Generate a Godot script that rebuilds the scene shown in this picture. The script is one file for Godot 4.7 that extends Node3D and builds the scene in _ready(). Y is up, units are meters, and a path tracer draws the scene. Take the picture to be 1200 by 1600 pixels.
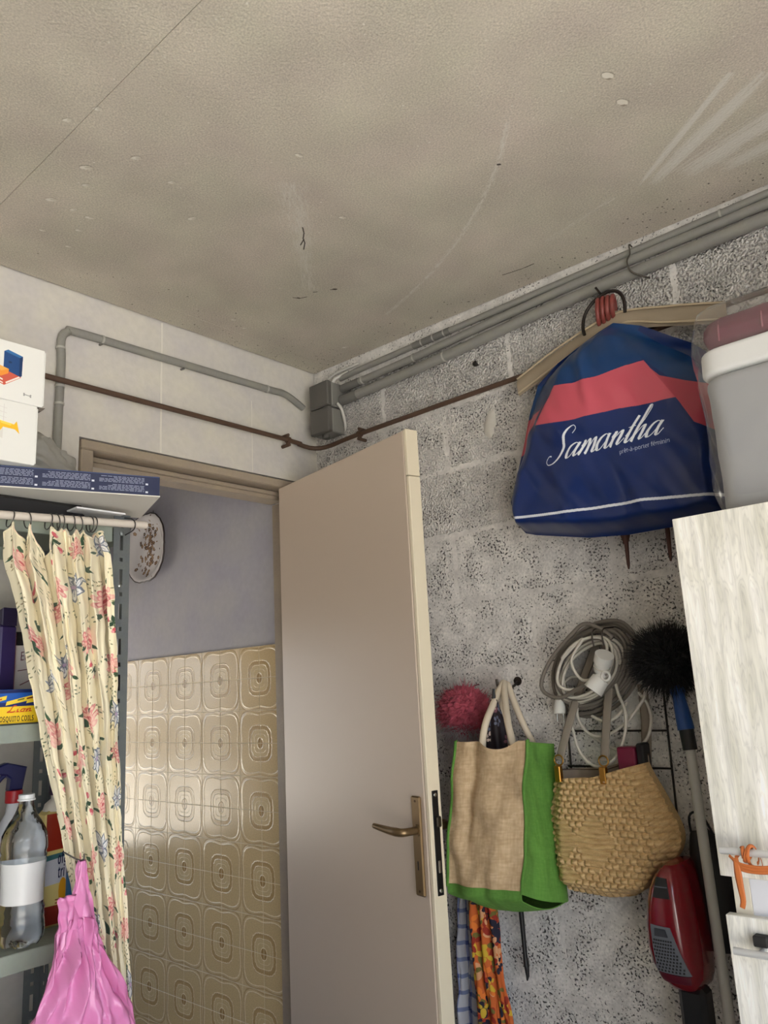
extends Node3D
# A garage corner: open door to a tiled hallway, shelf unit with a curtain, bags and tools hung on a block wall.

var taken := {}
var shared := {}


func _ready() -> void:
	view_and_light()
	build_room()
	build_ceiling()
	build_block_wall()
	build_hallway()
	build_door()
	build_pipes()
	build_cabinet()
	build_shelf_unit()
	build_shelf_goods()
	build_curtain()
	build_pink_bag()
	build_boxes_on_top()
	build_dress_bag()
	build_bedding()
	build_jute_bag()
	build_straw_bag()
	build_cables()
	build_dusters()
	build_vacuum()
	build_wall_oddments()


func view_and_light() -> void:
	var cam := Camera3D.new()
	cam.name = "camera"
	cam.position = Vector3(-1.862, 1.365, 1.967)
	cam.rotation = Vector3(0.22178709, -0.84326353, -0.05327252)
	cam.fov = 66.19
	cam.near = 0.02
	add_child(cam)
	var e := Environment.new()
	e.tonemap_mode = Environment.TONE_MAPPER_LINEAR
	e.tonemap_exposure = 5.6
	e.background_mode = Environment.BG_SKY
	var sm := ProceduralSkyMaterial.new()
	sm.sky_top_color = Color(0.62, 0.72, 0.86)
	sm.sky_horizon_color = Color(0.93, 0.94, 0.94)
	sm.ground_bottom_color = Color(0.45, 0.43, 0.40)
	sm.ground_horizon_color = Color(0.80, 0.79, 0.76)
	var sky := Sky.new()
	sky.sky_material = sm
	e.sky = sky
	e.sdfgi_enabled = true
	e.ssao_enabled = true
	e.ssil_enabled = true
	var we := WorldEnvironment.new()
	we.name = "world_environment"
	we.environment = e
	add_child(we)
	# the sun stands high beyond the garage doorway: it lights the drive and a patch of the floor behind the camera
	var sun := DirectionalLight3D.new()
	sun.name = "sun"
	sun.rotation = Vector3(deg_to_rad(-58.7), deg_to_rad(42.6), 0.0)
	sun.light_color = Color(1.0, 0.98, 0.95)
	sun.light_energy = 4.0
	sun.light_angular_distance = 0.6
	sun.shadow_enabled = true
	sun.sky_mode = DirectionalLight3D.SKY_MODE_LIGHT_ONLY
	add_child(sun)


# ---------------------------------------------------------------- helpers

func rgb(r: float, g: float, b: float) -> Color:
	return Color(r / 255.0, g / 255.0, b / 255.0)


func mat(c: Color, rough := 0.8, metal := 0.0) -> StandardMaterial3D:
	var m := StandardMaterial3D.new()
	m.albedo_color = c
	m.roughness = rough
	m.metallic = metal
	return m


func numbered(called: String) -> String:
	var n: int = taken.get(called, 0)
	taken[called] = n + 1
	return called if n == 0 else "%s_%03d" % [called, n]


func tag(o: Node, label: String, category: String, group := "", kind := "") -> void:
	o.set_meta("label", label)
	o.set_meta("category", category)
	if group:
		o.set_meta("group", group)
	if kind:
		o.set_meta("kind", kind)


func thing(called: String, label: String, category: String, at := Vector3.ZERO, group := "", kind := "") -> Node3D:
	var o := Node3D.new()
	o.name = numbered(called)
	add_child(o)
	o.position = at
	tag(o, label, category, group, kind)
	return o


func obj(called: String, mesh: Mesh, m: Material, parent: Node = self, at := Vector3.ZERO) -> MeshInstance3D:
	var o := MeshInstance3D.new()
	o.name = numbered(called) if parent == self else called
	o.mesh = mesh
	o.material_override = m
	parent.add_child(o, true)
	o.position = at
	return o


func wp(z: float, y: float, d: float) -> Vector3:  # a place on the block wall: along it, up it, out from it
	return Vector3(-d, y, z)


class Shape:
	var v := PackedVector3Array()
	var uv := PackedVector2Array()
	var ix := PackedInt32Array()

	func add(p: Vector3, t := Vector2.ZERO) -> int:
		v.append(p)
		uv.append(t)
		return v.size() - 1

	func tri(a: int, b: int, c: int) -> void:  # counter-clockwise seen from the front
		ix.append(a)
		ix.append(c)
		ix.append(b)

	func quad(a: int, b: int, c: int, d: int) -> void:
		tri(a, b, c)
		tri(a, c, d)

	func face(ps: Array, away := Vector3.INF, uvs: Array = []) -> void:  # a flat polygon of its own; turned away from a point when one is given
		var n := Vector3.ZERO
		for i in range(1, ps.size() - 1):
			n += (ps[i] - ps[0]).cross(ps[i + 1] - ps[0])
		var flip := false
		if away != Vector3.INF:
			var mid := Vector3.ZERO
			for p in ps:
				mid += p
			flip = n.dot(mid / ps.size() - away) < 0.0
		var first := v.size()
		for i in ps.size():
			add(ps[i], uvs[i] if uvs.size() else Vector2.ZERO)
		for i in range(1, ps.size() - 1):
			if flip:
				tri(first, first + i + 1, first + i)
			else:
				tri(first, first + i, first + i + 1)

	func box(c: Vector3, s: Vector3, b := 0.0) -> Shape:  # with chamfered edges when b > 0
		var h := s / 2.0
		if b <= 0.0:
			for a in 3:
				for g in [-1.0, 1.0]:
					var ps := []
					for k in [[-1, -1], [1, -1], [1, 1], [-1, 1]]:
						var p := Vector3.ZERO
						p[a] = g * h[a]
						p[(a + 1) % 3] = k[0] * h[(a + 1) % 3]
						p[(a + 2) % 3] = k[1] * h[(a + 2) % 3]
						ps.append(c + p)
					var us := [Vector2(0, 1), Vector2(1, 1), Vector2(1, 0), Vector2(0, 0)]
					face(ps, c, us)
			return self
		b = minf(b, minf(h.x, minf(h.y, h.z)) * 0.95)
		for a in 3:
			var a1 := (a + 1) % 3
			var a2 := (a + 2) % 3
			for g in [-1.0, 1.0]:
				var ps := []
				for k in [[-1, -1], [1, -1], [1, 1], [-1, 1]]:
					var p := Vector3.ZERO
					p[a] = g * h[a]
					p[a1] = k[0] * (h[a1] - b)
					p[a2] = k[1] * (h[a2] - b)
					ps.append(c + p)
				face(ps, c)
			for g1 in [-1.0, 1.0]:  # the four edges along axis a
				for g2 in [-1.0, 1.0]:
					var ps := []
					for k in [[0, -1], [0, 1], [1, 1], [1, -1]]:
						var p := Vector3.ZERO
						p[a] = k[1] * (h[a] - b)
						p[a1] = g1 * (h[a1] - (0.0 if k[0] == 0 else b))
						p[a2] = g2 * (h[a2] - (b if k[0] == 0 else 0.0))
						ps.append(c + p)
					face(ps, c)
		for x in [-1.0, 1.0]:
			for y in [-1.0, 1.0]:
				for z in [-1.0, 1.0]:
					var g := Vector3(x, y, z)
					var ps := []
					for a in 3:
						var p := g * (h - Vector3.ONE * b)
						p[a] = g[a] * h[a]
						ps.append(c + p)
					face(ps, c)
		return self

	func grid(nu: int, nv: int, f: Callable, wrap := false) -> Shape:  # front towards u x v
		var first := v.size()
		for j in nv + 1:
			for i in nu + 1:
				var u := float(i) / nu
				var w := float(j) / nv
				add(f.call(u, w), Vector2(u, 1.0 - w))
		for j in nv:
			for i in nu:
				var a := first + j * (nu + 1) + i
				quad(a, a + 1, a + nu + 2, a + nu + 1)
		if wrap:
			seam(first, nu, nv)
		return self

	var welds := []

	func seam(first: int, nu: int, nv: int) -> void:
		for j in nv + 1:
			welds.append([first + j * (nu + 1), first + j * (nu + 1) + nu])

	func sheet(nu: int, nv: int, f: Callable, t: float) -> Shape:  # a skin with thickness t behind it
		var first := v.size()
		var front := Shape.new().grid(nu, nv, f)
		var ns := front.normals()
		var n := front.v.size()
		for k in n:
			add(front.v[k], front.uv[k])
		for k in n:
			add(front.v[k] - ns[k] * t, front.uv[k])
		for k in range(0, front.ix.size(), 3):
			ix.append_array([first + front.ix[k], first + front.ix[k + 1], first + front.ix[k + 2]])
			ix.append_array([first + n + front.ix[k], first + n + front.ix[k + 2], first + n + front.ix[k + 1]])
		var w := nu + 1
		for i in nu:
			rim(first + i, first + i + 1, n)
			rim(first + nv * w + i + 1, first + nv * w + i, n)
		for j in nv:
			rim(first + (j + 1) * w, first + j * w, n)
			rim(first + j * w + nu, first + (j + 1) * w + nu, n)
		return self

	func rim(a: int, b: int, n: int) -> void:
		var p := add(v[a], uv[a])
		var q := add(v[b], uv[b])
		var r := add(v[b + n], uv[b])
		var s := add(v[a + n], uv[a])
		quad(q, p, s, r)

	func rings(rs: Array, cap0 := true, cap1 := true, closed := false) -> Shape:  # rings of points; each ring counter-clockwise seen from its far end
		var m: int = rs[0].size()
		var first := v.size()
		var n := rs.size()
		for j in n:
			for i in m + 1:
				add(rs[j][i % m], Vector2(float(i) / m, float(j) / maxf(1, n - 1)))
		var last := n if closed else n - 1
		for j in last:
			for i in m:
				var a := first + j * (m + 1) + i
				var b := first + ((j + 1) % n) * (m + 1) + i
				quad(a, a + 1, b + 1, b)
		seam(first, m, n - 1)
		if not closed:
			if cap0:
				var ps := []
				for i in m:
					ps.append(rs[0][m - 1 - i])
				face(ps)
			if cap1:
				var ps := []
				for i in m:
					ps.append(rs[n - 1][i])
				face(ps)
		return self

	func tube(path: Array, r: Variant, sides := 8, closed := false, flat := 1.0, up := Vector3.ZERO) -> Shape:
		var n := path.size()
		var rs := []
		var t0: Vector3 = (path[1] - path[0]).normalized()
		if closed:
			t0 = (path[1] - path[n - 1]).normalized()
		var side := t0.cross(up if up != Vector3.ZERO else (Vector3.UP if absf(t0.y) < 0.9 else Vector3.RIGHT)).normalized()
		for k in n:
			var a: Vector3 = path[(k - 1 + n) % n] if closed else path[maxi(k - 1, 0)]
			var b: Vector3 = path[(k + 1) % n] if closed else path[mini(k + 1, n - 1)]
			var t := (b - a).normalized()
			side = (side - t * side.dot(t)).normalized()
			var other := t.cross(side)
			var rad: float = r[k] if r is Array else r
			var ring := PackedVector3Array()
			for i in sides:
				var w := TAU * i / sides
				ring.append(path[k] + side * (cos(w) * rad) + other * (sin(w) * rad * flat))
			rs.append(ring)
		return rings(rs, true, true, closed)

	func lathe(profile: Array, seg := 24, c := Vector3.ZERO) -> Shape:  # (radius, height) from the bottom up; a repeated point makes a sharp edge
		var k := 0
		while k < profile.size() - 1:
			var run := [profile[k]]
			while k < profile.size() - 1:
				k += 1
				if profile[k].is_equal_approx(run[-1]):
					break
				run.append(profile[k])
			if run.size() < 2:
				continue
			var first := v.size()
			var pick := run
			for j in pick.size():
				for i in seg + 1:
					var a := -TAU * i / seg
					add(c + Vector3(cos(a) * pick[j].x, pick[j].y, sin(a) * pick[j].x), Vector2(float(i) / seg, 1.0 - float(j) / (pick.size() - 1)))
			for j in pick.size() - 1:
				for i in seg:
					var a := first + j * (seg + 1) + i
					quad(a, a + 1, a + seg + 2, a + seg + 1)
			seam(first, seg, pick.size() - 1)
		return self

	func extrude(poly: PackedVector2Array, z0: float, z1: float, b := 0.0, smooth := false) -> Shape:  # polygon in x, y; front at z1, chamfered by b
		var p := poly.duplicate()
		if Geometry2D.is_polygon_clockwise(p):
			p.reverse()
		var n := p.size()
		var inner := PackedVector2Array()
		for i in n:
			var d0 := (p[i] - p[(i - 1 + n) % n]).normalized()
			var d1 := (p[(i + 1) % n] - p[i]).normalized()
			var m := (Vector2(-d0.y, d0.x) + Vector2(-d1.y, d1.x))
			m = m / maxf(0.35, m.length_squared() / 2.0) if m.length() > 0.01 else Vector2.ZERO
			inner.append(p[i] + m * b)
		var lo := p[0]
		var hi := p[0]
		for q in p:
			lo = lo.min(q)
			hi = hi.max(q)
		var size := (hi - lo).max(Vector2.ONE * 1e-6)
		var cut := Geometry2D.triangulate_polygon(p)
		for g in 2:
			var first := v.size()
			for i in n:
				var q: Vector2 = inner[i] if g == 0 else p[i]
				add(Vector3(q.x, q.y, z1 if g == 0 else z0), Vector2((q.x - lo.x) / size.x, (hi.y - q.y) / size.y))
			for k in range(0, cut.size(), 3):
				var t := [cut[k], cut[k + 1], cut[k + 2]]
				if (p[t[1]] - p[t[0]]).cross(p[t[2]] - p[t[0]]) < 0:
					t.reverse()
				if g == 0:
					tri(first + t[0], first + t[1], first + t[2])
				else:
					tri(first + t[0], first + t[2], first + t[1])
		var zs := z1 - b
		if smooth:
			var first := v.size()
			for i in n + 1:
				var q := p[i % n]
				add(Vector3(q.x, q.y, z0))
				add(Vector3(q.x, q.y, zs))
				add(Vector3(inner[i % n].x, inner[i % n].y, z1))
			for i in n:
				var a := first + i * 3
				quad(a, a + 3, a + 4, a + 1)
				if b > 0:
					quad(a + 1, a + 4, a + 5, a + 2)
			for k in 3:
				welds.append([first + k, first + n * 3 + k])
		else:
			for i in n:
				var q0 := p[i]
				var q1 := p[(i + 1) % n]
				var r0 := inner[i]
				var r1 := inner[(i + 1) % n]
				face([Vector3(q0.x, q0.y, z0), Vector3(q1.x, q1.y, z0), Vector3(q1.x, q1.y, zs), Vector3(q0.x, q0.y, zs)])
				if b > 0:
					face([Vector3(q0.x, q0.y, zs), Vector3(q1.x, q1.y, zs), Vector3(r1.x, r1.y, z1), Vector3(r0.x, r0.y, z1)])
		return self

	func move(t: Transform3D) -> Shape:
		for k in v.size():
			v[k] = t * v[k]
		if t.basis.determinant() < 0:
			for k in range(0, ix.size(), 3):
				var s := ix[k + 1]
				ix[k + 1] = ix[k + 2]
				ix[k + 2] = s
		return self

	func join(o: Shape) -> Shape:
		var first := v.size()
		v.append_array(o.v)
		uv.append_array(o.uv)
		for i in o.ix:
			ix.append(first + i)
		for w in o.welds:
			welds.append([w[0] + first, w[1] + first])
		return self

	func normals() -> PackedVector3Array:
		var ns := PackedVector3Array()
		ns.resize(v.size())
		for k in range(0, ix.size(), 3):
			var a := v[ix[k]]
			var n := (v[ix[k + 2]] - a).cross(v[ix[k + 1]] - a)
			ns[ix[k]] += n
			ns[ix[k + 1]] += n
			ns[ix[k + 2]] += n
		for w in welds:
			var s := ns[w[0]] + ns[w[1]]
			ns[w[0]] = s
			ns[w[1]] = s
		for k in ns.size():
			ns[k] = ns[k].normalized() if ns[k].length_squared() > 1e-30 else Vector3.UP
		return ns

	func done() -> ArrayMesh:
		var arrays := []
		arrays.resize(Mesh.ARRAY_MAX)
		arrays[Mesh.ARRAY_VERTEX] = v
		arrays[Mesh.ARRAY_NORMAL] = normals()
		arrays[Mesh.ARRAY_TEX_UV] = uv
		arrays[Mesh.ARRAY_INDEX] = ix
		var m := ArrayMesh.new()
		m.add_surface_from_arrays(Mesh.PRIMITIVE_TRIANGLES, arrays)
		return m


func boxes(list: Array, b := 0.0) -> ArrayMesh:  # [x0, x1, y0, y1, z0, z1] each
	var s := Shape.new()
	for a in list:
		s.box(Vector3(a[0] + a[1], a[2] + a[3], a[4] + a[5]) / 2.0, Vector3(absf(a[1] - a[0]), absf(a[3] - a[2]), absf(a[5] - a[4])), b)
	return s.done()


func curve(ps: Array, step := 0.01, closed := false) -> Array:  # points along a smooth line through ps
	var out := []
	var n := ps.size()
	var last := n if closed else n - 1
	for i in last:
		var p0 = ps[(i - 1 + n) % n] if closed else ps[maxi(i - 1, 0)]
		var p1 = ps[i]
		var p2 = ps[(i + 1) % n]
		var p3 = ps[(i + 2) % n] if closed else ps[mini(i + 2, n - 1)]
		var m := maxi(2, int(ceil(p1.distance_to(p2) / step)))
		for k in m:
			out.append(p1.cubic_interpolate(p2, p0, p3, float(k) / m))
	if not closed:
		out.append(ps[n - 1])
	return out


func radii(path: Array, table: Array) -> Array:  # a radius for each point of a path, from [[share of the way, radius], ...]
	var out := []
	for k in path.size():
		out.append(lerp_table(table, float(k) / (path.size() - 1)))
	return out


func smooth_table(t: Array, x: float) -> float:  # like lerp_table, without corners
	var n := t.size()
	if x <= t[0][0]:
		return t[0][1]
	for i in range(1, n):
		if x <= t[i][0]:
			var k: float = (x - t[i - 1][0]) / (t[i][0] - t[i - 1][0])
			return cubic_interpolate(t[i - 1][1], t[i][1], t[maxi(i - 2, 0)][1], t[mini(i + 1, n - 1)][1], k)
	return t[-1][1]


func lerp_table(t: Array, x: float) -> float:  # [[x, y], ...] with rising x
	if x <= t[0][0]:
		return t[0][1]
	for i in range(1, t.size()):
		if x <= t[i][0]:
			var k: float = (x - t[i - 1][0]) / (t[i][0] - t[i - 1][0])
			return lerpf(t[i - 1][1], t[i][1], k)
	return t[-1][1]


func noise(freq: float, seed_ := 1, octaves := 3) -> FastNoiseLite:
	var n := FastNoiseLite.new()
	n.noise_type = FastNoiseLite.TYPE_SIMPLEX_SMOOTH
	n.frequency = freq
	n.seed = seed_
	n.fractal_octaves = octaves
	if octaves == 1:
		n.fractal_type = FastNoiseLite.FRACTAL_NONE
	return n


func noise_bytes(size: int, freq: float, seed_ := 1, octaves := 3, stretch := Vector2.ONE) -> PackedByteArray:
	var n := noise(freq, seed_, octaves)
	var im: Image
	if stretch == Vector2.ONE:
		im = n.get_seamless_image(size, size)
	else:
		im = n.get_seamless_image(maxi(8, int(size / stretch.x)), maxi(8, int(size / stretch.y)))
		im.resize(size, size, Image.INTERPOLATE_CUBIC)
	im.convert(Image.FORMAT_L8)
	return im.get_data()


func grey_tex(data: PackedByteArray, size: int) -> ImageTexture:
	return ImageTexture.create_from_image(Image.create_from_data(size, size, false, Image.FORMAT_L8, data))


# pictures: print, dye and marks are drawn with filled polygons

func fill(im: Image, pts: Array, c: Color) -> void:
	var lo := INF
	var hi := -INF
	for p in pts:
		lo = minf(lo, p.y)
		hi = maxf(hi, p.y)
	var n := pts.size()
	var w := im.get_width()
	for y in range(maxi(0, int(floor(lo))), mini(im.get_height() - 1, int(ceil(hi))) + 1):
		var xs := []
		var yy := y + 0.5
		for i in n:
			var a: Vector2 = pts[i]
			var b: Vector2 = pts[(i + 1) % n]
			if (a.y <= yy) != (b.y <= yy):
				xs.append(a.x + (yy - a.y) / (b.y - a.y) * (b.x - a.x))
		xs.sort()
		for k in range(0, xs.size() - 1, 2):
			var x0 := maxi(0, int(round(xs[k])))
			var x1 := mini(w, int(round(xs[k + 1])))
			if x1 > x0:
				if c.a < 0.999:
					for x in range(x0, x1):
						im.set_pixel(x, y, im.get_pixel(x, y).lerp(Color(c, 1.0), c.a))
				else:
					im.fill_rect(Rect2i(x0, y, x1 - x0, 1), c)


func disc(im: Image, at: Vector2, r: float, c: Color, squash := 1.0, turn := 0.0, sides := 14) -> void:
	var ps := []
	for i in sides:
		var a := TAU * i / sides
		ps.append(at + Vector2(cos(a) * r, sin(a) * r * squash).rotated(turn))
	fill(im, ps, c)


func leaf(im: Image, at: Vector2, long: float, wide: float, turn: float, c: Color) -> void:
	var ps := []
	for k in [[0, 0], [0.3, 0.45], [0.6, 0.4], [1, 0], [0.6, -0.4], [0.3, -0.45]]:
		ps.append(at + Vector2(k[0] * long, k[1] * wide).rotated(turn))
	fill(im, ps, c)


func stroke(im: Image, pts: Array, w: Variant, c: Color) -> void:  # a line through pts, w wide or [w at each point]
	var n := pts.size()
	var l := []
	var r := []
	for i in n:
		var d: Vector2 = (pts[mini(i + 1, n - 1)] - pts[maxi(i - 1, 0)]).normalized()
		var h: float = (w[i] if w is Array else w) / 2.0
		var o := Vector2(-d.y, d.x) * h
		l.append(pts[i] + o)
		r.push_front(pts[i] - o)
	for i in n - 1:
		fill(im, [l[i], l[i + 1], r[n - 2 - i], r[n - 1 - i]], c)


func text(im: Image, words: String, font_size: int, at: Vector2, scale: Vector2, c: Color, turn := 0.0, slant := 0.0, bold := false, serif := false) -> void:  # at: left end of the base line; scale: picture units for each unit of letter height
	var t := TextMesh.new()
	var f := SystemFont.new()
	f.font_names = PackedStringArray(["Droid Serif" if serif else "Droid Sans"])
	f.font_weight = 700 if bold else 400
	t.font = f
	t.font_size = font_size
	t.pixel_size = 1.0 / font_size
	t.depth = 0.0
	t.horizontal_alignment = HORIZONTAL_ALIGNMENT_LEFT
	t.vertical_alignment = VERTICAL_ALIGNMENT_BOTTOM
	t.text = words
	var a := t.surface_get_arrays(0)
	var vs: PackedVector3Array = a[Mesh.ARRAY_VERTEX]
	var id: PackedInt32Array = a[Mesh.ARRAY_INDEX]
	for k in range(0, id.size(), 3):
		var ps := []
		for j in 3:
			var p := vs[id[k + j]]
			ps.append(at + Vector2((p.x + p.y * slant) * scale.x, -p.y * scale.y).rotated(turn))
		fill(im, ps, c)


func picture(w: int, h: int, c: Color) -> Image:
	var im := Image.create(w, h, false, Image.FORMAT_RGB8)
	im.fill(c)
	return im


func printed(im: Image, rough := 0.6) -> StandardMaterial3D:
	var m := mat(Color.WHITE, rough)
	m.albedo_texture = ImageTexture.create_from_image(im)
	return m


func rand(seed_: int) -> RandomNumberGenerator:
	var r := RandomNumberGenerator.new()
	r.seed = seed_
	return r


# ---------------------------------------------------------------- the room

func plaster(c: Color, scale: float, relief: float, seed_: int) -> StandardMaterial3D:
	var m := mat(Color.WHITE, 0.75)
	var size := 512
	var a := noise_bytes(size, 0.012, seed_, 5)
	var b := noise_bytes(size, 0.08, seed_ + 1, 3)
	var im := Image.create(size, size, false, Image.FORMAT_RGB8)
	var data := im.get_data()
	for k in size * size:
		var g := 1.0 + (a[k] - 128) / 128.0 * 0.035 + (b[k] - 128) / 128.0 * 0.02
		data[k * 3] = clampi(int(c.r8 * g), 0, 255)
		data[k * 3 + 1] = clampi(int(c.g8 * g), 0, 255)
		data[k * 3 + 2] = clampi(int(c.b8 * g * (1.0 - (a[k] - 128) / 128.0 * 0.03)), 0, 255)
	m.albedo_texture = ImageTexture.create_from_image(Image.create_from_data(size, size, false, Image.FORMAT_RGB8, data))
	m.heightmap_enabled = true
	m.heightmap_texture = grey_tex(b, size)
	m.heightmap_scale = relief
	m.uv1_triplanar = true
	m.uv1_world_triplanar = true
	m.uv1_scale = Vector3.ONE / scale
	return m


func struct(called: String, mesh: Mesh, m: Material, label: String, category: String) -> MeshInstance3D:
	var o := obj(called, mesh, m)
	tag(o, label, category, "", "structure")
	return o


func build_room() -> void:
	var white := plaster(rgb(206, 201, 193), 1.1, 0.06, 11)
	shared.white_wall = white
	struct("wall_left", boxes([[-3.3, -0.886, 0, 2.56, -0.12, 0], [-0.886, -0.094, 2.081, 2.56, -0.12, 0], [-0.094, 0, 0, 2.56, -0.12, 0]]), white, "white painted wall above and beside the open doorway", "wall")
	var seams := mat(rgb(222, 217, 206), 0.7)
	var wl := get_node("wall_left")
	obj("joint_line", boxes([[-0.637, -0.631, 2.083, 2.50, 0, 0.0012]], 0.0004), seams, wl)
	obj("joint_line", boxes([[-0.292, -0.289, 2.083, 2.33, 0, 0.0008]], 0.0003), seams, wl)
	var concrete := plaster(rgb(92, 90, 87), 1.6, 0.08, 21)
	struct("floor", boxes([[-3.3, 0.2, -0.12, 0, -0.12, 3.1]]), concrete, "grey concrete garage floor below the shelves", "floor")
	struct("wall_back", boxes([[-3.45, -3.3, 0, 2.56, -0.12, 3.1]]), plaster(rgb(112, 109, 104), 1.1, 0.06, 13), "grey plastered garage wall opposite the block wall", "wall")
	struct("wall_front", boxes([[-3.3, -3.15, 0, 2.56, 2.95, 3.1], [-3.15, -1.1, 2.12, 2.56, 2.95, 3.1], [-1.1, 0.2, 0, 2.56, 2.95, 3.1]]), plaster(rgb(112, 109, 104), 1.1, 0.06, 15), "grey plastered garage wall around the open garage doorway", "wall")
	var drive := plaster(rgb(164, 162, 157), 2.0, 0.1, 31)
	struct("floor_drive", boxes([[-14, 12, -0.2, -0.04, 3.1, 22]]), drive, "pale concrete drive outside the garage doorway", "drive")


func build_ceiling() -> void:
	# pale board ceiling: fibre grain, scuffs and chips of the boards, drawn over x -1.70 .. 0, z 0 .. 1.90
	var w := 1632
	var h := 1824
	var per := 960.0
	var im := picture(w, h, rgb(186, 180, 168))
	var a := noise_bytes(512, 0.010, 41, 4)
	var b := noise_bytes(512, 0.20, 42, 2)
	var data := im.get_data()
	for y in h:
		for x in w:
			var k := (y % 512) * 512 + x % 512
			var k2 := ((y / 3) % 512) * 512 + (x / 3) % 512
			var g := 1.0 + (a[k2] - 128) * 0.0004 + (b[k] - 128) * 0.0009
			var q := (y * w + x) * 3
			data[q] = clampi(int(194.0 * g), 0, 255)
			data[q + 1] = clampi(int((186.0 + (a[(k2 + 77) % 262144] - 128) * 0.02) * g), 0, 255)
			data[q + 2] = clampi(int(171.0 * g), 0, 255)
	im = Image.create_from_data(w, h, false, Image.FORMAT_RGB8, data)
	var bump := noise_bytes(512, 0.13, 43, 3)
	var hi := Image.create(w, h, false, Image.FORMAT_L8)
	var hd := hi.get_data()
	for y in h:
		for x in w:
			hd[y * w + x] = 90 + int(bump[(y % 512) * 512 + x % 512] * 0.45)
	hi = Image.create_from_data(w, h, false, Image.FORMAT_L8, hd)
	var rr := rand(5)
	var at := func(x: float, z: float) -> Vector2: return Vector2((x + 1.70) * per, z * per)
	# dry-brush scuffs: bundles of thin pale lines
	var scuff := func(p0: Vector2, p1: Vector2, width: float, count: int, alpha: float, long: float) -> void:
		var d := (p1 - p0)
		var nrm := Vector2(-d.y, d.x).normalized()
		for k in count:
			var s := rr.randf_range(0.0, 1.0 - long * 0.5)
			var o := rr.randfn(0.0, 0.33) * width
			var l := long * rr.randf_range(0.3, 1.0)
			var c := Color(rgb(214, 210, 200), alpha * rr.randf_range(0.5, 1.0))
			stroke(im, [p0 + d * s + nrm * o, p0 + d * minf(1.0, s + l) + nrm * (o + rr.randf_range(-3, 3))], rr.randf_range(1.0, 2.6), c)
	var arc := [[-0.633, 1.268], [-0.536, 1.179], [-0.445, 1.073], [-0.351, 0.936], [-0.273, 0.789], [-0.213, 0.644], [-0.161, 0.495]]
	for k in arc.size() - 1:
		scuff.call(at.call(arc[k][0], arc[k][1]), at.call(arc[k + 1][0], arc[k + 1][1]), 9.0, 130, 0.42, 0.12)
	scuff.call(at.call(-0.820, 0.802), at.call(-0.601, 0.622), 46.0, 520, 0.32, 0.12)
	scuff.call(at.call(-0.640, 0.642), at.call(-0.440, 0.461), 34.0, 320, 0.30, 0.14)
	scuff.call(at.call(-0.214, 1.347), at.call(-0.435, 1.640), 10.0, 110, 0.55, 0.6)
	scuff.call(at.call(-0.205, 1.376), at.call(-0.387, 1.689), 26.0, 240, 0.55, 0.5)
	scuff.call(at.call(-0.187, 1.435), at.call(-0.274, 1.805), 44.0, 460, 0.55, 0.4)
	scuff.call(at.call(-0.150, 1.513), at.call(-0.159, 1.854), 36.0, 380, 0.55, 0.35)
	scuff.call(at.call(-0.223, 1.298), at.call(-0.169, 1.071), 16.0, 90, 0.30, 0.14)
	# chips and bruises knocked into the board
	for p in [[-1.253, 0.645], [-1.157, 0.533], [-1.127, 0.477], [-1.098, 0.636], [-1.157, 0.372], [-1.103, 0.370], [-1.061, 0.366], [-1.053, 0.299], [-1.116, 0.238], [-1.038, 0.213], [-0.998, 0.617], [-0.858, 0.884], [-0.485, 0.163], [-0.424, 0.140], [-0.087, 0.252], [-0.886, 0.530], [-1.227, 0.714], [-0.629, 0.785]]:
		var q: Vector2 = at.call(p[0], p[1])
		var r := rr.randf_range(7, 13)
		var turn := rr.randf_range(0.3, 1.1)
		disc(im, q, r, rgb(222, 217, 206), 0.42, turn)
		disc(im, q + Vector2(r * 0.3, r * 0.3), r * 0.6, rgb(196, 189, 174), 0.4, turn)
		disc(hi, q, r * 1.2, Color(0.06, 0.06, 0.06), 0.55, turn)
	for p in [[-0.596, 1.467], [-0.509, 1.455]]:
		var q: Vector2 = at.call(p[0], p[1])
		fill(im, [q + Vector2(-12, -6), q + Vector2(-3, -9), q + Vector2(9, -3), q + Vector2(12, 5), q + Vector2(4, 8), q + Vector2(-5, 5), q + Vector2(-10, 2)], rgb(222, 216, 203))
		fill(im, [q + Vector2(4, -8), q + Vector2(11, -4), q + Vector2(14, 3), q + Vector2(8, 0)], rgb(140, 130, 114))
		disc(hi, q, 14, Color(0.0, 0.0, 0.0), 0.6, 0.5)
	# mould specks by the walls, hair cracks
	for k in 420:
		var z := absf(rr.randfn(0.0, 0.10)) + 0.006
		var x := -absf(rr.randfn(0.0, 0.45))
		if rr.randf() < 0.55:
			x = -absf(rr.randfn(0.0, 0.06)) - 0.004
			z = rr.randf_range(0.0, 1.6)
		disc(im, at.call(x, z), rr.randf_range(0.8, 3.0), Color(rgb(62, 56, 48), rr.randf_range(0.3, 0.9)), rr.randf_range(0.4, 1.0), rr.randf() * 3.0)
	for k in 700:
		disc(im, at.call(rr.randf_range(-1.7, 0), rr.randf_range(0, 1.9)), rr.randf_range(0.7, 2.4), Color(rgb(226, 222, 212), rr.randf_range(0.3, 0.8)), rr.randf_range(0.4, 1.0), rr.randf() * 3.0)
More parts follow.
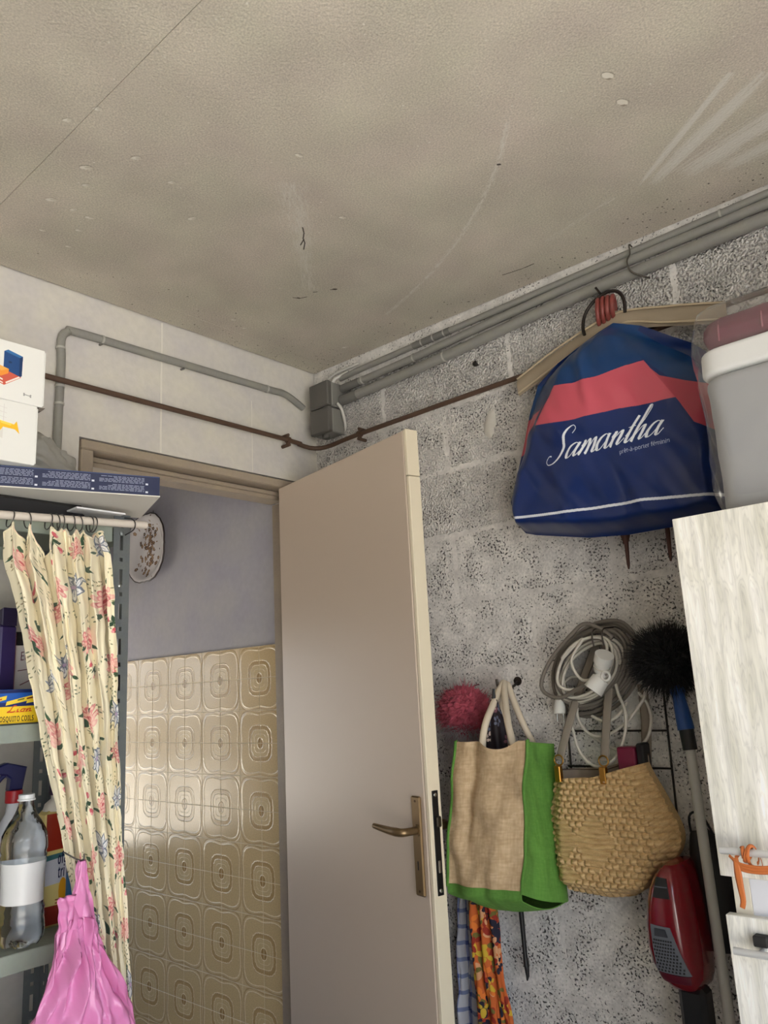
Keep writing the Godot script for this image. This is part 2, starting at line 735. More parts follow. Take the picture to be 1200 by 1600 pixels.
	for c in [[[-0.671, 0.687], [-0.651, 0.670], [-0.636, 0.650], [-0.619, 0.638], [-0.600, 0.612]], [[-0.633, 0.650], [-0.620, 0.622]], [[-0.449, 0.396], [-0.431, 0.405], [-0.421, 0.428]], [[-0.428, 0.461], [-0.419, 0.471]], [[-0.401, 0.505], [-0.390, 0.522]], [[-0.107, 0.899], [-0.097, 0.956], [-0.096, 0.996]]]:
		var ps := []
		for p in c:
			ps.append(at.call(p[0], p[1]))
		stroke(im, ps, 2.8, rgb(58, 50, 42))
	disc(im, at.call(-0.394, 0.516), 7, rgb(70, 60, 50), 0.6, 0.7)
	disc(im, at.call(-0.434, 0.406), 6, rgb(74, 64, 54), 0.5, 0.2)
	disc(im, at.call(-0.524, 1.170), 5, rgb(50, 44, 38), 0.6, 0.9)
	var m := mat(Color.WHITE, 0.7)
	m.albedo_texture = ImageTexture.create_from_image(im)
	m.heightmap_enabled = true
	m.heightmap_texture = ImageTexture.create_from_image(hi)
	m.heightmap_scale = 0.2
	var c := struct("ceiling", boxes([[-3.3, 0.0, 2.54, 2.70, -0.12, 3.1]]), mat(rgb(84, 78, 70), 0.9), "pale board ceiling with scuffs and chips", "ceiling")
	for p in [[-1.2297, -0.005, 0.0975, 2.34], [-1.2297, -0.005, 0.009, 0.0965], [-1.2297, -0.005, 2.343, 2.94], [-2.44, -1.2307, 0.0975, 2.34], [-2.44, -1.2307, 0.009, 0.0965], [-2.44, -1.2307, 2.343, 2.94], [-3.295, -2.443, 0.0975, 2.34], [-3.295, -2.443, 0.009, 0.0965], [-3.295, -2.443, 2.343, 2.94]]:
		var s := Shape.new().box(Vector3(p[0] + p[1], 5.05, p[2] + p[3]) / 2.0, Vector3(p[1] - p[0], 0.03, p[3] - p[2]), 0.0008)
		for k in s.v.size():
			s.uv[k] = Vector2((s.v[k].x + 1.70) / 1.70, s.v[k].z / 1.90)
			s.v[k].y -= 0.0085 + 0.016 * s.v[k].z  # the boards hang a little lower towards the garage doorway
		obj("board", s.done(), m, c)


func roughcast(kind: int) -> StandardMaterial3D:  # 0: coarse popcorn, 1: coarse with dark pores, 2: flatter with dark pores
	var size := 1024
	var lump := noise_bytes(size, [0.085, 0.085, 0.075, 0.05][kind], 51 + kind, 3)
	var pore := noise_bytes(size, 0.080, 61 + kind, 3)
	var where := noise_bytes(size, 0.006, 71 + kind, 3)
	var tone := noise_bytes(size, 0.010, 81 + kind, 3)
	var data := PackedByteArray()
	data.resize(size * size * 3)
	var hd := PackedByteArray()
	hd.resize(size * size)
	for k in size * size:
		var limit: float = [200.0, 186.0, 183.0, 196.0][kind] + clampf((where[k] - 120) * 0.35, -16.0, 40.0)
		var p := clampf((pore[k] - limit) / 10.0, 0.0, 1.0)
		var g: float = 1.0 + (tone[k] - 128) * 0.0007 + (lump[k] - 128) * [0.0016, 0.0012, 0.0008, 0.0004][kind]
		g *= 1.0 - 0.66 * p
		data[k * 3] = clampi(int(220.0 * g), 0, 255)
		data[k * 3 + 1] = clampi(int(216.0 * g), 0, 255)
		data[k * 3 + 2] = clampi(int(211.0 * g), 0, 255)
		var q := clampf((where[k] - 90) / 60.0, 0.0, 1.0) if kind == 2 else 0.0
		hd[k] = clampi(int((lump[k] * [1.0, 0.75, 0.45, 0.2][kind] * (1.0 - 0.7 * q) + 60) * (1.0 - 0.75 * p)), 0, 255)
	var m := mat(Color.WHITE, 0.75)
	m.albedo_texture = ImageTexture.create_from_image(Image.create_from_data(size, size, false, Image.FORMAT_RGB8, data))
	m.heightmap_enabled = true
	m.heightmap_texture = grey_tex(hd, size)
	m.heightmap_scale = [1.5, 1.1, 0.7, 0.5][kind]
	m.uv1_triplanar = true
	m.uv1_world_triplanar = true
	m.uv1_scale = Vector3.ONE / 0.75
	return m


func build_block_wall() -> void:
	var smear := roughcast(3)
	var wall := struct("wall_right", boxes([[0.0, 0.2, 0, 2.56, -0.12, 3.1]]), smear, "grey painted rough concrete block wall behind the hanging bags", "wall")
	var kinds := [roughcast(0), roughcast(1), roughcast(2)]
	var variants := []
	for k in 4:
		var n := noise(14.0, 100 + k, 3)
		var n2 := noise(40.0, 200 + k, 2)
		variants.append(Shape.new().grid(36, 14, func(u, v):
			var e: float = minf(minf(u, 1.0 - u) * 0.492, minf(v, 1.0 - v) * 0.194)
			var rise: float = smoothstep(0.0, 0.010, e) * (0.0020 + 0.0010 * n.get_noise_2d(u * 4.7, v * 1.8))
			var jag: float = 0.010 * n2.get_noise_2d(u * 4.7, v * 1.8) * (1.0 if e < 0.012 else 0.3)
			return Vector3(-rise + 0.0006, (v - 0.5) * 0.194 + jag, (u - 0.5) * 0.492 + jag)).done())
	var rr := rand(8)
	for course in 13:
		var y := 0.105 + course * 0.2
		if y > 2.5:
			break
		var start := 0.33 if course % 2 == 0 else 0.08
		for k in range(-1, 10):
			var z := start + 0.25 + k * 0.5 - 0.25
			if z + 0.25 < 0.02 or z > 2.9:
				continue
			var kind := 0 if y > 2.15 else 1 if y > 1.75 else 2
			if y > 1.95 and z > 0.85:
				kind = 0
			var o := obj("block", variants[rr.randi() % 4], kinds[kind], wall, Vector3(0, y, z))
			if y > 2.4:
				o.scale.y = 0.86
				o.position.y = 2.505 - 0.078
			if z < 0.23:
				var far := z + 0.246
				o.scale.z = far / 0.492
				o.position.z = far / 2.0 + 0.002


func build_hallway() -> void:
	var lilac := plaster(rgb(166, 163, 169), 1.3, 0.03, 101)
	shared.lilac = lilac
	var hall := struct("wall_hallway", boxes([[-0.0945, 0.1, 0, 2.62, -1.75, -0.1205]]), lilac, "pale lilac hallway wall with a tiled lower half seen through the doorway", "wall")
	struct("floor_hallway", boxes([[-1.75, 0.1, -0.1, 0.0, -1.75, -0.12]]), mat(rgb(150, 128, 100), 0.4), "tan hallway floor beyond the doorway", "floor")
	struct("ceiling_hallway", boxes([[-1.75, 0.1, 2.5, 2.62, -1.75, -0.12]]), mat(rgb(170, 167, 165), 0.85), "plain hallway ceiling beyond the doorway", "ceiling")
	struct("wall_hallway_side", boxes([[-1.75, -1.6, 0, 2.62, -1.75, -0.12]]), lilac, "hallway wall opposite the tiled wall", "wall")
	struct("wall_hallway_far", boxes([[-1.6, -1.1, 0, 2.5, -1.75, -1.6], [-1.1, -0.2, 1.62, 2.5, -1.75, -1.6], [-1.1, -0.2, 0, 0.70, -1.75, -1.6], [-0.2, -0.1035, 0, 2.5, -1.75, -1.6], [-0.665, -0.635, 0.70, 1.62, -1.70, -1.65]]), lilac, "far hallway wall with a low two-part window opening", "wall")
	struct("floor_yard", boxes([[-8, 6, -0.2, -0.04, -14, -1.75]]), plaster(rgb(172, 166, 154), 2.0, 0.1, 33), "pale paved yard outside the hallway window", "yard")
	# wall tiles: a quarter of a ringed motif on each tile
	var size := 256
	var im := Image.create(size, size, false, Image.FORMAT_RGB8)
	var hi := Image.create(size, size, false, Image.FORMAT_L8)
	var nz := noise(0.03, 7, 3)
	var line := func(r: float, at: float, wide: float) -> float: return clampf(1.0 - absf(r - at) / wide, 0.0, 1.0)
	for y in size:
		for x in size:
			var u := (x + 0.5) / size
			var v := (y + 0.5) / size
			var wob := nz.get_noise_2d(x, y) * 0.02
			var r4 := pow(pow(u, 3.4) + pow(v, 3.4), 1.0 / 3.4) + wob
			var r2 := Vector2(u, v * 0.8).length()
			var pil := pow(pow(u / (0.94 - 0.03 * exp(-v * v * 9.0)), 5.0) + pow(v / (0.95 - 0.06 * exp(-u * u * 9.0)), 5.0), 0.2) + wob * 0.6
			var c := rgb(204, 180, 138)
			if pil < 1.0:
				c = rgb(200, 175, 131)
			if r4 < 0.55:
				c = rgb(184, 156, 110)
			if r4 < 0.41:
				c = rgb(202, 178, 134)
			if r2 < 0.12:
				c = rgb(164, 134, 88)
			var l: float = line.call(pil, 0.98, 0.028)
			l = maxf(l, line.call(r4, 0.55, 0.022))
			l = maxf(l, line.call(r4, 0.41, 0.020))
			l = maxf(l, line.call(r2, 0.13, 0.020))
			l = maxf(l, line.call(r4, 0.28, 0.014) * 0.6)
			var dark: float = maxf(line.call(pil, 1.06, 0.03), line.call(r4, 0.50, 0.05) * 0.4)
			c = c.lerp(rgb(238, 222, 186), l * 0.9).lerp(rgb(154, 124, 80), dark * 0.6)
			c = c * (1.0 + nz.get_noise_2d(x * 2.1 + 90, y * 2.1) * 0.06)
			im.set_pixel(x, y, c)
			var g: float = 0.35 + 0.5 * l - 0.25 * dark
			hi.set_pixel(x, y, Color(g, g, g))
	var glaze := mat(Color.WHITE, 0.2)
	glaze.albedo_texture = ImageTexture.create_from_image(im)
	glaze.heightmap_enabled = true
	glaze.heightmap_texture = ImageTexture.create_from_image(hi)
	glaze.heightmap_scale = 0.16
	var tw := 0.1095
	var th := 0.1067
	var kinds := []
	for mir in 4:
		var s := Shape.new()
		s.box(Vector3.ZERO, Vector3(0.006, th, tw), 0.0007)
		for k in s.v.size():
			var u := s.v[k].z / tw + 0.5  # 0 at the far side
			var v := 0.5 - s.v[k].y / th  # 0 at the top
			s.uv[k] = Vector2(1.0 - u if mir % 2 else u, 1.0 - v if mir / 2 else v)
		kinds.append(s.done())
	var grout := struct("wall_hallway_tiling", boxes([[-0.1024, -0.0946, 0.0, 1.535, -1.6, -0.1205]]), mat(rgb(206, 190, 154), 0.5), "tan glazed wall tiles with ringed retro motifs", "tiling")
	for row in 14:
		for col in 20:
			var z := -0.216 + 0.1117 / 2.0 - col * 0.1117  # centre of the tile; the motif centre lies at its far side for even columns
			var y := 1.535 - 0.1087 * (row + 0.5)
			if y < 0.02 or z < -1.53:
				continue
			var mir := (1 if col % 2 == 1 else 0) + (2 if row % 2 == 0 else 0)
			obj("tile", kinds[mir], glaze, grout, Vector3(-0.1002, y, z))
	# hung plate
	var t := thing("decorative_plate", "white scalloped plate with brown flowers hung on the lilac hallway wall", "plate", Vector3(-0.0945, 1.99, -0.915))
	var pim := picture(512, 512, rgb(216, 210, 208))
	var rr := rand(17)
	for k in 150:
		var p := Vector2(256 + rr.randfn(0, 52), 265 + rr.randfn(0, 82))
		var c: Color = [rgb(112, 88, 74), rgb(136, 108, 84), rgb(92, 82, 76), rgb(150, 120, 96)][rr.randi() % 4]
		if rr.randf() < 0.45:
			for j in 5:
				disc(pim, p + Vector2(8, 0).rotated(j * TAU / 5), 6.5, c, 0.8)
			disc(pim, p, 4, rgb(190, 160, 120))
		else:
			leaf(pim, p, rr.randf_range(14, 26), 9, rr.randf() * TAU, c)
	var scallop := func(a: float) -> float: return 1.0 - 0.06 * pow(absf(cos(a * 2.0)), 4.0) - 0.012 * absf(sin(a * 12.0))
	var pl := Shape.new()
	var face_ := func(u: float, v: float) -> Vector3:
		var a := u * TAU
		var r := v * 0.152 * lerpf(1.0, scallop.call(a), smoothstep(0.75, 1.0, v))
		var d := 0.016 + 0.020 * smoothstep(0.55, 1.0, v) + 0.004 * sin(v * 9.0) * v
		return Vector3(-d, sin(a) * r, cos(a) * r)
	var g1 := Shape.new().grid(96, 22, face_, true)
	var g2 := Shape.new().grid(96, 22, func(u, v): return face_.call(1.0 - u, v) + Vector3(0.005, 0, 0), true)
	for s in [g1, g2]:
		for k in s.v.size():
			s.uv[k] = Vector2(0.5 + s.v[k].z / 0.32, 0.5 - s.v[k].y / 0.32)
	pl.join(g1).join(g2)
	var glazed := printed(pim, 0.12)
	obj("dish", pl.done(), glazed, t)
	var rim := []
	for k in 160:
		rim.append(face_.call(k / 160.0, 1.0) + Vector3(0.002, 0, 0))
	obj("rim_band", Shape.new().tube(rim, 0.0034, 6, true).done(), mat(rgb(58, 46, 42), 0.35), t)
	obj("wire_hanger", Shape.new().tube([Vector3(-0.012, 0.10, 0), Vector3(-0.002, 0.13, 0), Vector3(0, 0.165, 0)], 0.0015, 5).done(), mat(rgb(90, 86, 80), 0.4, 0.8), t)


# ---------------------------------------------------------------- door, frame, pipes

func build_door() -> void:
	var cream := mat(rgb(228, 216, 190), 0.45)
	var taupe := mat(rgb(192, 175, 158), 0.40)
	var brass := mat(rgb(140, 116, 84), 0.36, 0.8)
	var black := mat(rgb(22, 21, 22), 0.4, 0.3)
	var frame_paint := plaster(rgb(160, 146, 129), 0.6, 0.02, 121)
	frame_paint.roughness = 0.42
	var f := thing("trim_1", "brownish painted door frame round the open doorway", "door frame", Vector3.ZERO, "", "structure")
	obj("head_casing", boxes([[-0.884, -0.096, 2.046, 2.073, -0.06, 0.012]], 0.003), frame_paint, f)
	obj("head_stop", boxes([[-0.846, -0.1165, 2.018, 2.045, -0.118, -0.050]], 0.002), frame_paint, f)
	obj("head_bead", boxes([[-0.846, -0.1165, 2.030, 2.044, -0.049, -0.036]], 0.003), frame_paint, f)
	obj("jamb", boxes([[-0.884, -0.848, 0.0, 2.0455, -0.06, 0.012]], 0.003), frame_paint, f)
	obj("jamb", boxes([[-0.116, -0.096, 0.0, 2.0455, -0.06, 0.012]], 0.003), frame_paint, f)
	obj("jamb_stop", boxes([[-0.847, -0.832, 0.0, 2.0175, -0.118, -0.050]], 0.002), frame_paint, f)
	obj("jamb_stop", boxes([[-0.114, -0.0965, 0.0, 2.0175, -0.118, -0.0605]], 0.003), frame_paint, f)
	# the leaf, swung into the garage
	var d := thing("door_1", "taupe flush interior door standing open with a cream edge", "door", Vector3(-0.192, 0.006, 0.0155), "", "structure")
	d.rotation.y = deg_to_rad(-101.3)
	obj("leaf", boxes([[-0.004, 0.676, 0.0, 2.032, -0.041, 0.0]], 0.002), taupe, d)
	obj("edge_strip", boxes([[0.677, 0.6895, 0.0, 1.904, -0.0412, -0.0025]], 0.0015), cream, d)
	obj("edge_strip", boxes([[0.677, 0.6895, 1.9065, 2.034, -0.0412, -0.001]], 0.0015), cream, d)
	var lp := Shape.new().box(Vector3(0.690, 0.996, -0.0222), Vector3(0.0022, 0.236, 0.0190), 0.001)
	var lo := obj("lock_plate", lp.done(), black, d)
	obj("latch", boxes([[0.690, 0.6985, 1.030, 1.055, -0.0335, -0.0185]], 0.003), mat(rgb(64, 58, 50), 0.35, 0.8), lo)
	obj("deadbolt", boxes([[0.690, 0.6925, 0.928, 0.955, -0.0265, -0.0195]], 0.001), mat(rgb(150, 146, 138), 0.3, 0.9), lo)
	for y in [1.104, 0.889]:
		var s := Shape.new().lathe([Vector2(0, 0.0015), Vector2(0.0042, 0.0012), Vector2(0.0046, 0)], 12)
		s.move(Transform3D(Basis(Vector3(0, 0, 1), -PI / 2), Vector3(0.6912, y, -0.0222)))
		obj("screw", s.done(), mat(rgb(188, 186, 180), 0.25, 0.9), lo)
	for side in [1.0, -1.0]:
		var z0 := 0.0 if side > 0 else -0.041
		var pl := obj("handle_plate", Shape.new().box(Vector3(0.6485, 0.988, z0 + side * 0.004), Vector3(0.034, 0.226, 0.008), 0.003).done(), brass, d)
		var ps := curve([Vector3(0.650, 1.023, z0 + side * 0.006), Vector3(0.650, 1.023, z0 + side * 0.038), Vector3(0.642, 1.023, z0 + side * 0.052), Vector3(0.60, 1.025, z0 + side * 0.056), Vector3(0.545, 1.031, z0 + side * 0.060)], 0.006)
		var rs := []
		for k in ps.size():
			var t := float(k) / (ps.size() - 1)
			rs.append(lerp_table([[0.0, 0.0095], [0.25, 0.0095], [0.45, 0.0105], [1.0, 0.0062]], t))
		obj("lever", Shape.new().tube(ps, rs, 12).done(), brass, pl)
		obj("collar", Shape.new().tube([Vector3(0.650, 1.023, z0 + side * 0.008), Vector3(0.650, 1.023, z0 + side * 0.012)], 0.0135, 16).done(), brass, pl)
		obj("keyhole", boxes([[0.646, 0.650, 0.933, 0.953, z0 + side * 0.0075, z0 + side * 0.0083]]), black, pl)
		for y in [1.090, 0.886]:
			obj("screw", Shape.new().tube([Vector3(0.6485, y, z0 + side * 0.007), Vector3(0.6485, y, z0 + side * 0.0088)], 0.003, 10).done(), mat(rgb(84, 62, 38), 0.4, 0.7), pl)
	for y in [0.25, 1.05, 1.82]:
		obj("hinge", Shape.new().tube([Vector3(-0.012, y, -0.016), Vector3(-0.012, y + 0.08, -0.016)], 0.006, 10).done(), brass, d)


func clip_ring(parent: Node, at: Vector3, along: Vector3, r: float, m: Material, wide := 0.007, called := "clip") -> void:
	obj(called, Shape.new().tube([at - along * wide, at + along * wide], r, 14).done(), m, parent)


func build_pipes() -> void:
	var grey := plaster(rgb(140, 138, 132), 0.4, 0.03, 131)
	grey.roughness = 0.5
	var pale := mat(rgb(178, 175, 168), 0.5)
	var dull := mat(rgb(112, 110, 106), 0.55)
	var runs := [
		["topmost thin grey conduit running under the ceiling on the block wall", 0.0100, [wp(0.150, 2.4365, 0.014), wp(0.30, 2.441, 0.014), wp(0.60, 2.443, 0.014), wp(1.2, 2.4465, 0.014), wp(1.6, 2.449, 0.014), wp(2.6, 2.450, 0.014), wp(2.93, 2.450, 0.014)], [0.524, 0.571, 0.615, 1.467], [[0.50, 0.62]]],
		["middle grey conduit of the three under the ceiling", 0.0125, [wp(0.160, 2.395, 0.017), wp(0.30, 2.397, 0.017), wp(0.49, 2.401, 0.017), wp(1.07, 2.4225, 0.017), wp(1.57, 2.4235, 0.017), wp(2.6, 2.424, 0.017), wp(2.93, 2.424, 0.017)], [0.260, 0.489], [[0.16, 0.26]]],
		["lowest and thickest grey conduit on the block wall", 0.0160, [wp(0.160, 2.350, 0.021), wp(0.30, 2.353, 0.021), wp(0.614, 2.362, 0.021), wp(1.0, 2.381, 0.021), wp(1.57, 2.3855, 0.021), wp(2.6, 2.386, 0.021), wp(2.93, 2.386, 0.021)], [0.614], [[0.16, 0.215]]],
	]
	for r in runs:
		var t := thing("grey_conduit", r[0], "conduit", Vector3.ZERO, "grey conduits")
		var path := curve(r[2], 0.05)
		obj("pipe", Shape.new().tube(path, r[1], 12).done(), grey, t)
		for z in r[3]:
			for k in path.size() - 1:
				if path[k].z <= z and path[k + 1].z > z:
					var f: float = (z - path[k].z) / (path[k + 1].z - path[k].z)
					clip_ring(t, path[k].lerp(path[k + 1], f), (path[k + 1] - path[k]).normalized(), r[1] + 0.0018, pale, 0.0025, "coupling_rim")
		for s in r[4]:
			var ps := []
			for q in path:
				if q.z >= s[0] - 0.03 and q.z <= s[1] + 0.03:
					ps.append(q)
			if ps.size() > 1:
				obj("coupling", Shape.new().tube(ps, r[1] + 0.0016, 12).done(), dull, t)
	var strap := thing("pipe_strap", "dark wire strap bent round the three grey conduits", "strap")
	obj("wire", Shape.new().tube(curve([wp(1.238, 2.464, 0.010), wp(1.238, 2.462, 0.028), wp(1.240, 2.432, 0.034), wp(1.232, 2.412, 0.040), wp(1.240, 2.380, 0.042), wp(1.262, 2.362, 0.028), wp(1.272, 2.361, 0.006)], 0.006), 0.0022, 6).done(), mat(rgb(86, 80, 72), 0.6, 0.3), strap)
	# conduit on the white wall
	var lc := thing("bent_conduit", "grey conduit bent downward on the white wall above the doorway", "conduit", Vector3.ZERO, "grey conduits")
	obj("pipe", Shape.new().tube(curve([Vector3(-0.070, 2.352, 0.014), Vector3(-0.10, 2.366, 0.014), Vector3(-0.16, 2.385, 0.014), Vector3(-0.244, 2.383, 0.014), Vector3(-0.60, 2.379, 0.014), Vector3(-0.905, 2.376, 0.014), Vector3(-0.935, 2.370, 0.014), Vector3(-0.951, 2.352, 0.014), Vector3(-0.954, 2.32, 0.014), Vector3(-0.951, 2.27, 0.014), Vector3(-0.953, 2.1, 0.014), Vector3(-0.953, 1.90, 0.014)], 0.02), 0.0115, 12).done(), grey, lc)
	for a in [[Vector3(-0.235, 2.383, 0.014), Vector3.RIGHT], [Vector3(-0.835, 2.377, 0.014), Vector3.RIGHT], [Vector3(-0.954, 2.315, 0.014), Vector3.UP], [Vector3(-0.952, 2.205, 0.014), Vector3.UP], [Vector3(-0.952, 2.155, 0.014), Vector3.UP]]:
		clip_ring(lc, a[0], a[1], 0.0132, pale, 0.003)
	for x in [-0.565, -0.835]:
		obj("clip_nail", Shape.new().tube([Vector3(x, 2.366, 0.0), Vector3(x, 2.364, 0.018)], 0.0035, 6).done(), dull, lc)
	# junction boxes
	var box_grey := mat(rgb(92, 89, 84), 0.55)
	for k in 2:
		var y0: float = [2.326, 2.232][k]
		var t := thing("junction_box", ["upper dark grey junction box in the ceiling corner", "lower dark grey junction box under the other one"][k], "junction box", Vector3.ZERO, "junction boxes")
		obj("body", boxes([[-0.062, -0.004, y0, y0 + 0.088, 0.062, 0.152]], 0.004), mat(rgb(128, 126, 120), 0.6), t)
		obj("lid", boxes([[-0.084, -0.0622, y0 - 0.001, y0 + 0.089, 0.060, 0.154]], 0.004), box_grey, t)
		if k == 1:
			obj("gland", Shape.new().tube([Vector3(-0.05, y0 + 0.001, 0.105), Vector3(-0.05, y0 - 0.012, 0.105)], 0.013, 12).done(), box_grey, t)
	var white := mat(rgb(196, 193, 186), 0.5)
	for c in [
		["thin grey cable arching from the junction box up to the ceiling edge", [wp(0.075, 2.416, 0.03), wp(0.085, 2.432, 0.03), wp(0.115, 2.452, 0.024), wp(0.16, 2.462, 0.018), wp(0.24, 2.466, 0.012)], 0.005],
		["short pale cable looping above the junction box beside the conduits", [wp(0.135, 2.416, 0.04), wp(0.140, 2.430, 0.036), wp(0.160, 2.444, 0.02), wp(0.185, 2.455, 0.009)], 0.006],
		["short white cable curling down the side of the lower junction box", [wp(0.159, 2.335, 0.045), wp(0.164, 2.318, 0.03), wp(0.166, 2.29, 0.022), wp(0.164, 2.266, 0.014), wp(0.158, 2.25, 0.008)], 0.0055],
	]:
		var o := obj("loose_cable", Shape.new().tube(curve(c[1], 0.008), c[2], 8).done(), white)
		tag(o, c[0], "cable", "loose cables by the junction boxes")
	# brown gas pipe round the corner
	var brown := plaster(rgb(86, 64, 50), 0.3, 0.04, 141)
	brown.roughness = 0.55
	var bp := thing("brown_pipe", "thin brown painted metal pipe running round the room corner", "pipe")
	obj("pipe", Shape.new().tube(curve([Vector3(-1.62, 2.216, 0.0365), Vector3(-0.99, 2.214, 0.0365), Vector3(-0.188, 2.2095, 0.0365), Vector3(-0.12, 2.203, 0.038), Vector3(-0.075, 2.196, 0.047), Vector3(-0.045, 2.195, 0.07), Vector3(-0.034, 2.197, 0.12), Vector3(-0.030, 2.204, 0.22), Vector3(-0.030, 2.207, 0.60), Vector3(-0.030, 2.208, 0.90), Vector3(-0.030, 2.209, 1.60), Vector3(-0.030, 2.21, 2.93)], 0.0365), 0.0078, 10).done(), brown, bp)
	for a in [[Vector3(-0.165, 2.209, 0.0365), Vector3.RIGHT, Vector3(0, 0, 1)], [Vector3(-0.03, 2.2045, 0.245), Vector3.BACK, Vector3(-1, 0, 0)]]:
		var c := obj("clamp", Shape.new().tube([a[0] - a[1] * 0.006, a[0] + a[1] * 0.006], 0.0115, 12).done(), brown, bp)
		obj("screw", Shape.new().tube([a[0] + Vector3(0, 0.018, 0) - a[2] * 0.03, a[0] + Vector3(0, 0.018, 0) + a[2] * 0.004], 0.005, 8).done(), brown, c)
		obj("screw", Shape.new().tube([a[0] + Vector3(0, -0.018, 0) - a[2] * 0.03, a[0] + Vector3(0, -0.018, 0) + a[2] * 0.008], 0.006, 8).done(), brown, c)
		obj("lug", Shape.new().box(a[0] - a[2] * 0.002, Vector3(0.010, 0.036, 0.010), 0.002).done(), brown, c)


# ---------------------------------------------------------------- cabinet on the right

func wood_white(seed_: int, scale: float) -> StandardMaterial3D:  # bleached wood print: long upright grain
	var size := 1024
	var a := noise_bytes(size, 0.016, seed_, 4, Vector2(1, 9))
	var b := noise_bytes(size, 0.05, seed_ + 1, 3, Vector2(1, 14))
	var data := PackedByteArray()
	data.resize(size * size * 3)
	for k in size * size:
		var g := 1.0 + (a[k] - 128) * 0.0009 + (b[k] - 128) * 0.0005
		var band := absf(sin(a[k] * 0.11))
		g -= 0.06 * pow(band, 8.0)
		data[k * 3] = clampi(int(240.0 * g), 0, 255)
		data[k * 3 + 1] = clampi(int(237.0 * g), 0, 255)
		data[k * 3 + 2] = clampi(int((226.0 + (a[k] - 128) * 0.05) * g), 0, 255)
	var m := mat(Color.WHITE, 0.45)
	m.albedo_texture = ImageTexture.create_from_image(Image.create_from_data(size, size, false, Image.FORMAT_RGB8, data))
	m.uv1_triplanar = true
	m.uv1_world_triplanar = true
	m.uv1_scale = Vector3.ONE / scale
	return m


func build_cabinet() -> void:
	var print_ := wood_white(151, 0.62)
	var t := thing("tall_cabinet", "tall white wood-print cabinet against the block wall", "cabinet", Vector3(-0.21, 0, 1.73))
	var at := -t.position
	obj("carcass", boxes([[-0.402, -0.03, 0.0, 1.642, 1.418, 2.03]], 0.002), print_, t, at)
	obj("rail", boxes([[-0.4035, -0.4022, 0.958, 1.03, 1.447, 1.998]], 0.0004), mat(rgb(226, 227, 232), 0.4), t, at)
	var steel := mat(rgb(224, 224, 222), 0.35, 0.35)
	for d in [[1.0265, 1.648, 1.0735], [0.10, 0.966, 0.920]]:
		var o := obj("door", boxes([[-0.4225, -0.404, d[0], d[1], 1.4065, 2.035]], 0.0012), print_, t, at)
		var h := obj("bar_handle", Shape.new().tube([Vector3(-0.452, d[2], 1.424), Vector3(-0.452, d[2], 2.00)], 0.0058, 14).done(), steel, o)
		for z in [1.462, 1.965]:
			obj("handle_post", Shape.new().tube([Vector3(-0.420, d[2], z), Vector3(-0.452, d[2], z)], 0.0045, 10).done(), steel, h)
	obj("bumper", boxes([[-0.4405, -0.4226, 0.9275, 0.944, 1.452, 1.474]], 0.0015), mat(rgb(40, 38, 36), 0.7), t, at)
	# chipped edge of the carcass between the doors
	obj("edge_band", boxes([[-0.4040, -0.4021, 0.960, 1.0264, 1.4185, 1.4460]], 0.0006), mat(rgb(222, 214, 196), 0.5), t, at)
	# orange ribbon wound on the upper handle
	var ribbon := mat(rgb(206, 116, 58), 0.55)
	ribbon.backlight_enabled = true
	ribbon.backlight = Color(0.3, 0.15, 0.07)
	var r := thing("orange_ribbon", "orange ribbon wound round the upper cabinet handle", "ribbon")
	var n := noise(20.0, 9, 2)
	for k in 4:
		var ps := []
		for i in 15:
			var a := TAU * i / 14.0 - PI / 2
			ps.append(Vector3(-0.452 + cos(a) * (0.0085 + k * 0.0008) - 0.001, 1.0735 + sin(a) * (0.0095 + 0.002 * k) - 0.001 * k, 1.454 + k * 0.009 + 0.010 * sin(a * 0.5 + k)))
		obj("winding", Shape.new().tube(ps, 0.0032, 6, false, 0.2, Vector3(0, 0, 1)).done(), ribbon, r)
	for k in 3:
		var ps := curve([Vector3(-0.459, 1.068 - 0.003 * k, 1.440 + 0.004 * k), Vector3(-0.466, 1.058 - 0.004 * k, 1.458), Vector3(-0.468, 1.056 - 0.004 * k, 1.49), Vector3(-0.466, 1.062 - 0.004 * k, 1.53)], 0.008)
		obj("loop", Shape.new().tube(ps, 0.0026, 6, false, 0.3, Vector3(1, 0.2, 0)).done(), ribbon, r)
	var tail := curve([Vector3(-0.462, 1.066, 1.451), Vector3(-0.467, 1.050, 1.453), Vector3(-0.466, 1.022, 1.454), Vector3(-0.464, 1.002, 1.4545), Vector3(-0.463, 0.990, 1.451)], 0.006)
	obj("tail", Shape.new().tube(tail, radii(tail, [[0.0, 0.004], [0.3, 0.0062], [1.0, 0.004]]), 6, false, 0.14, Vector3(1, 0, 0)).done(), ribbon, r)


# ---------------------------------------------------------------- shelf unit and what stands on it

func slotted_post(h: float, w: float) -> ArrayMesh:  # angle iron: a slotted flange towards +z, another towards -x; the corner at the origin
	var s := Shape.new()
	var t := 0.002
	var mid := w / 2.0
	var half := 0.0042
	for fl in 2:
		var q := Shape.new()
		q.box(Vector3(-(mid - half) / 2.0, h / 2.0, -t / 2.0), Vector3(mid - half, h, t))
		q.box(Vector3(-w + (mid - half) / 2.0, h / 2.0, -t / 2.0), Vector3(mid - half, h, t))
		var y := h
		var k := 0
		while y > 0.02:
			var solid: float = 0.017 if k > 0 else 0.022
			var slot: float = 0.034 if k % 2 == 1 else 0.009
			q.box(Vector3(-mid, y - solid / 2.0, -t / 2.0), Vector3(half * 2.0, minf(solid, y), t))
			y -= solid + slot
			k += 1
		if fl == 1:
			q.move(Transform3D(Basis(Vector3.UP, -PI / 2), Vector3.ZERO))
		s.join(q)
	return s.done()


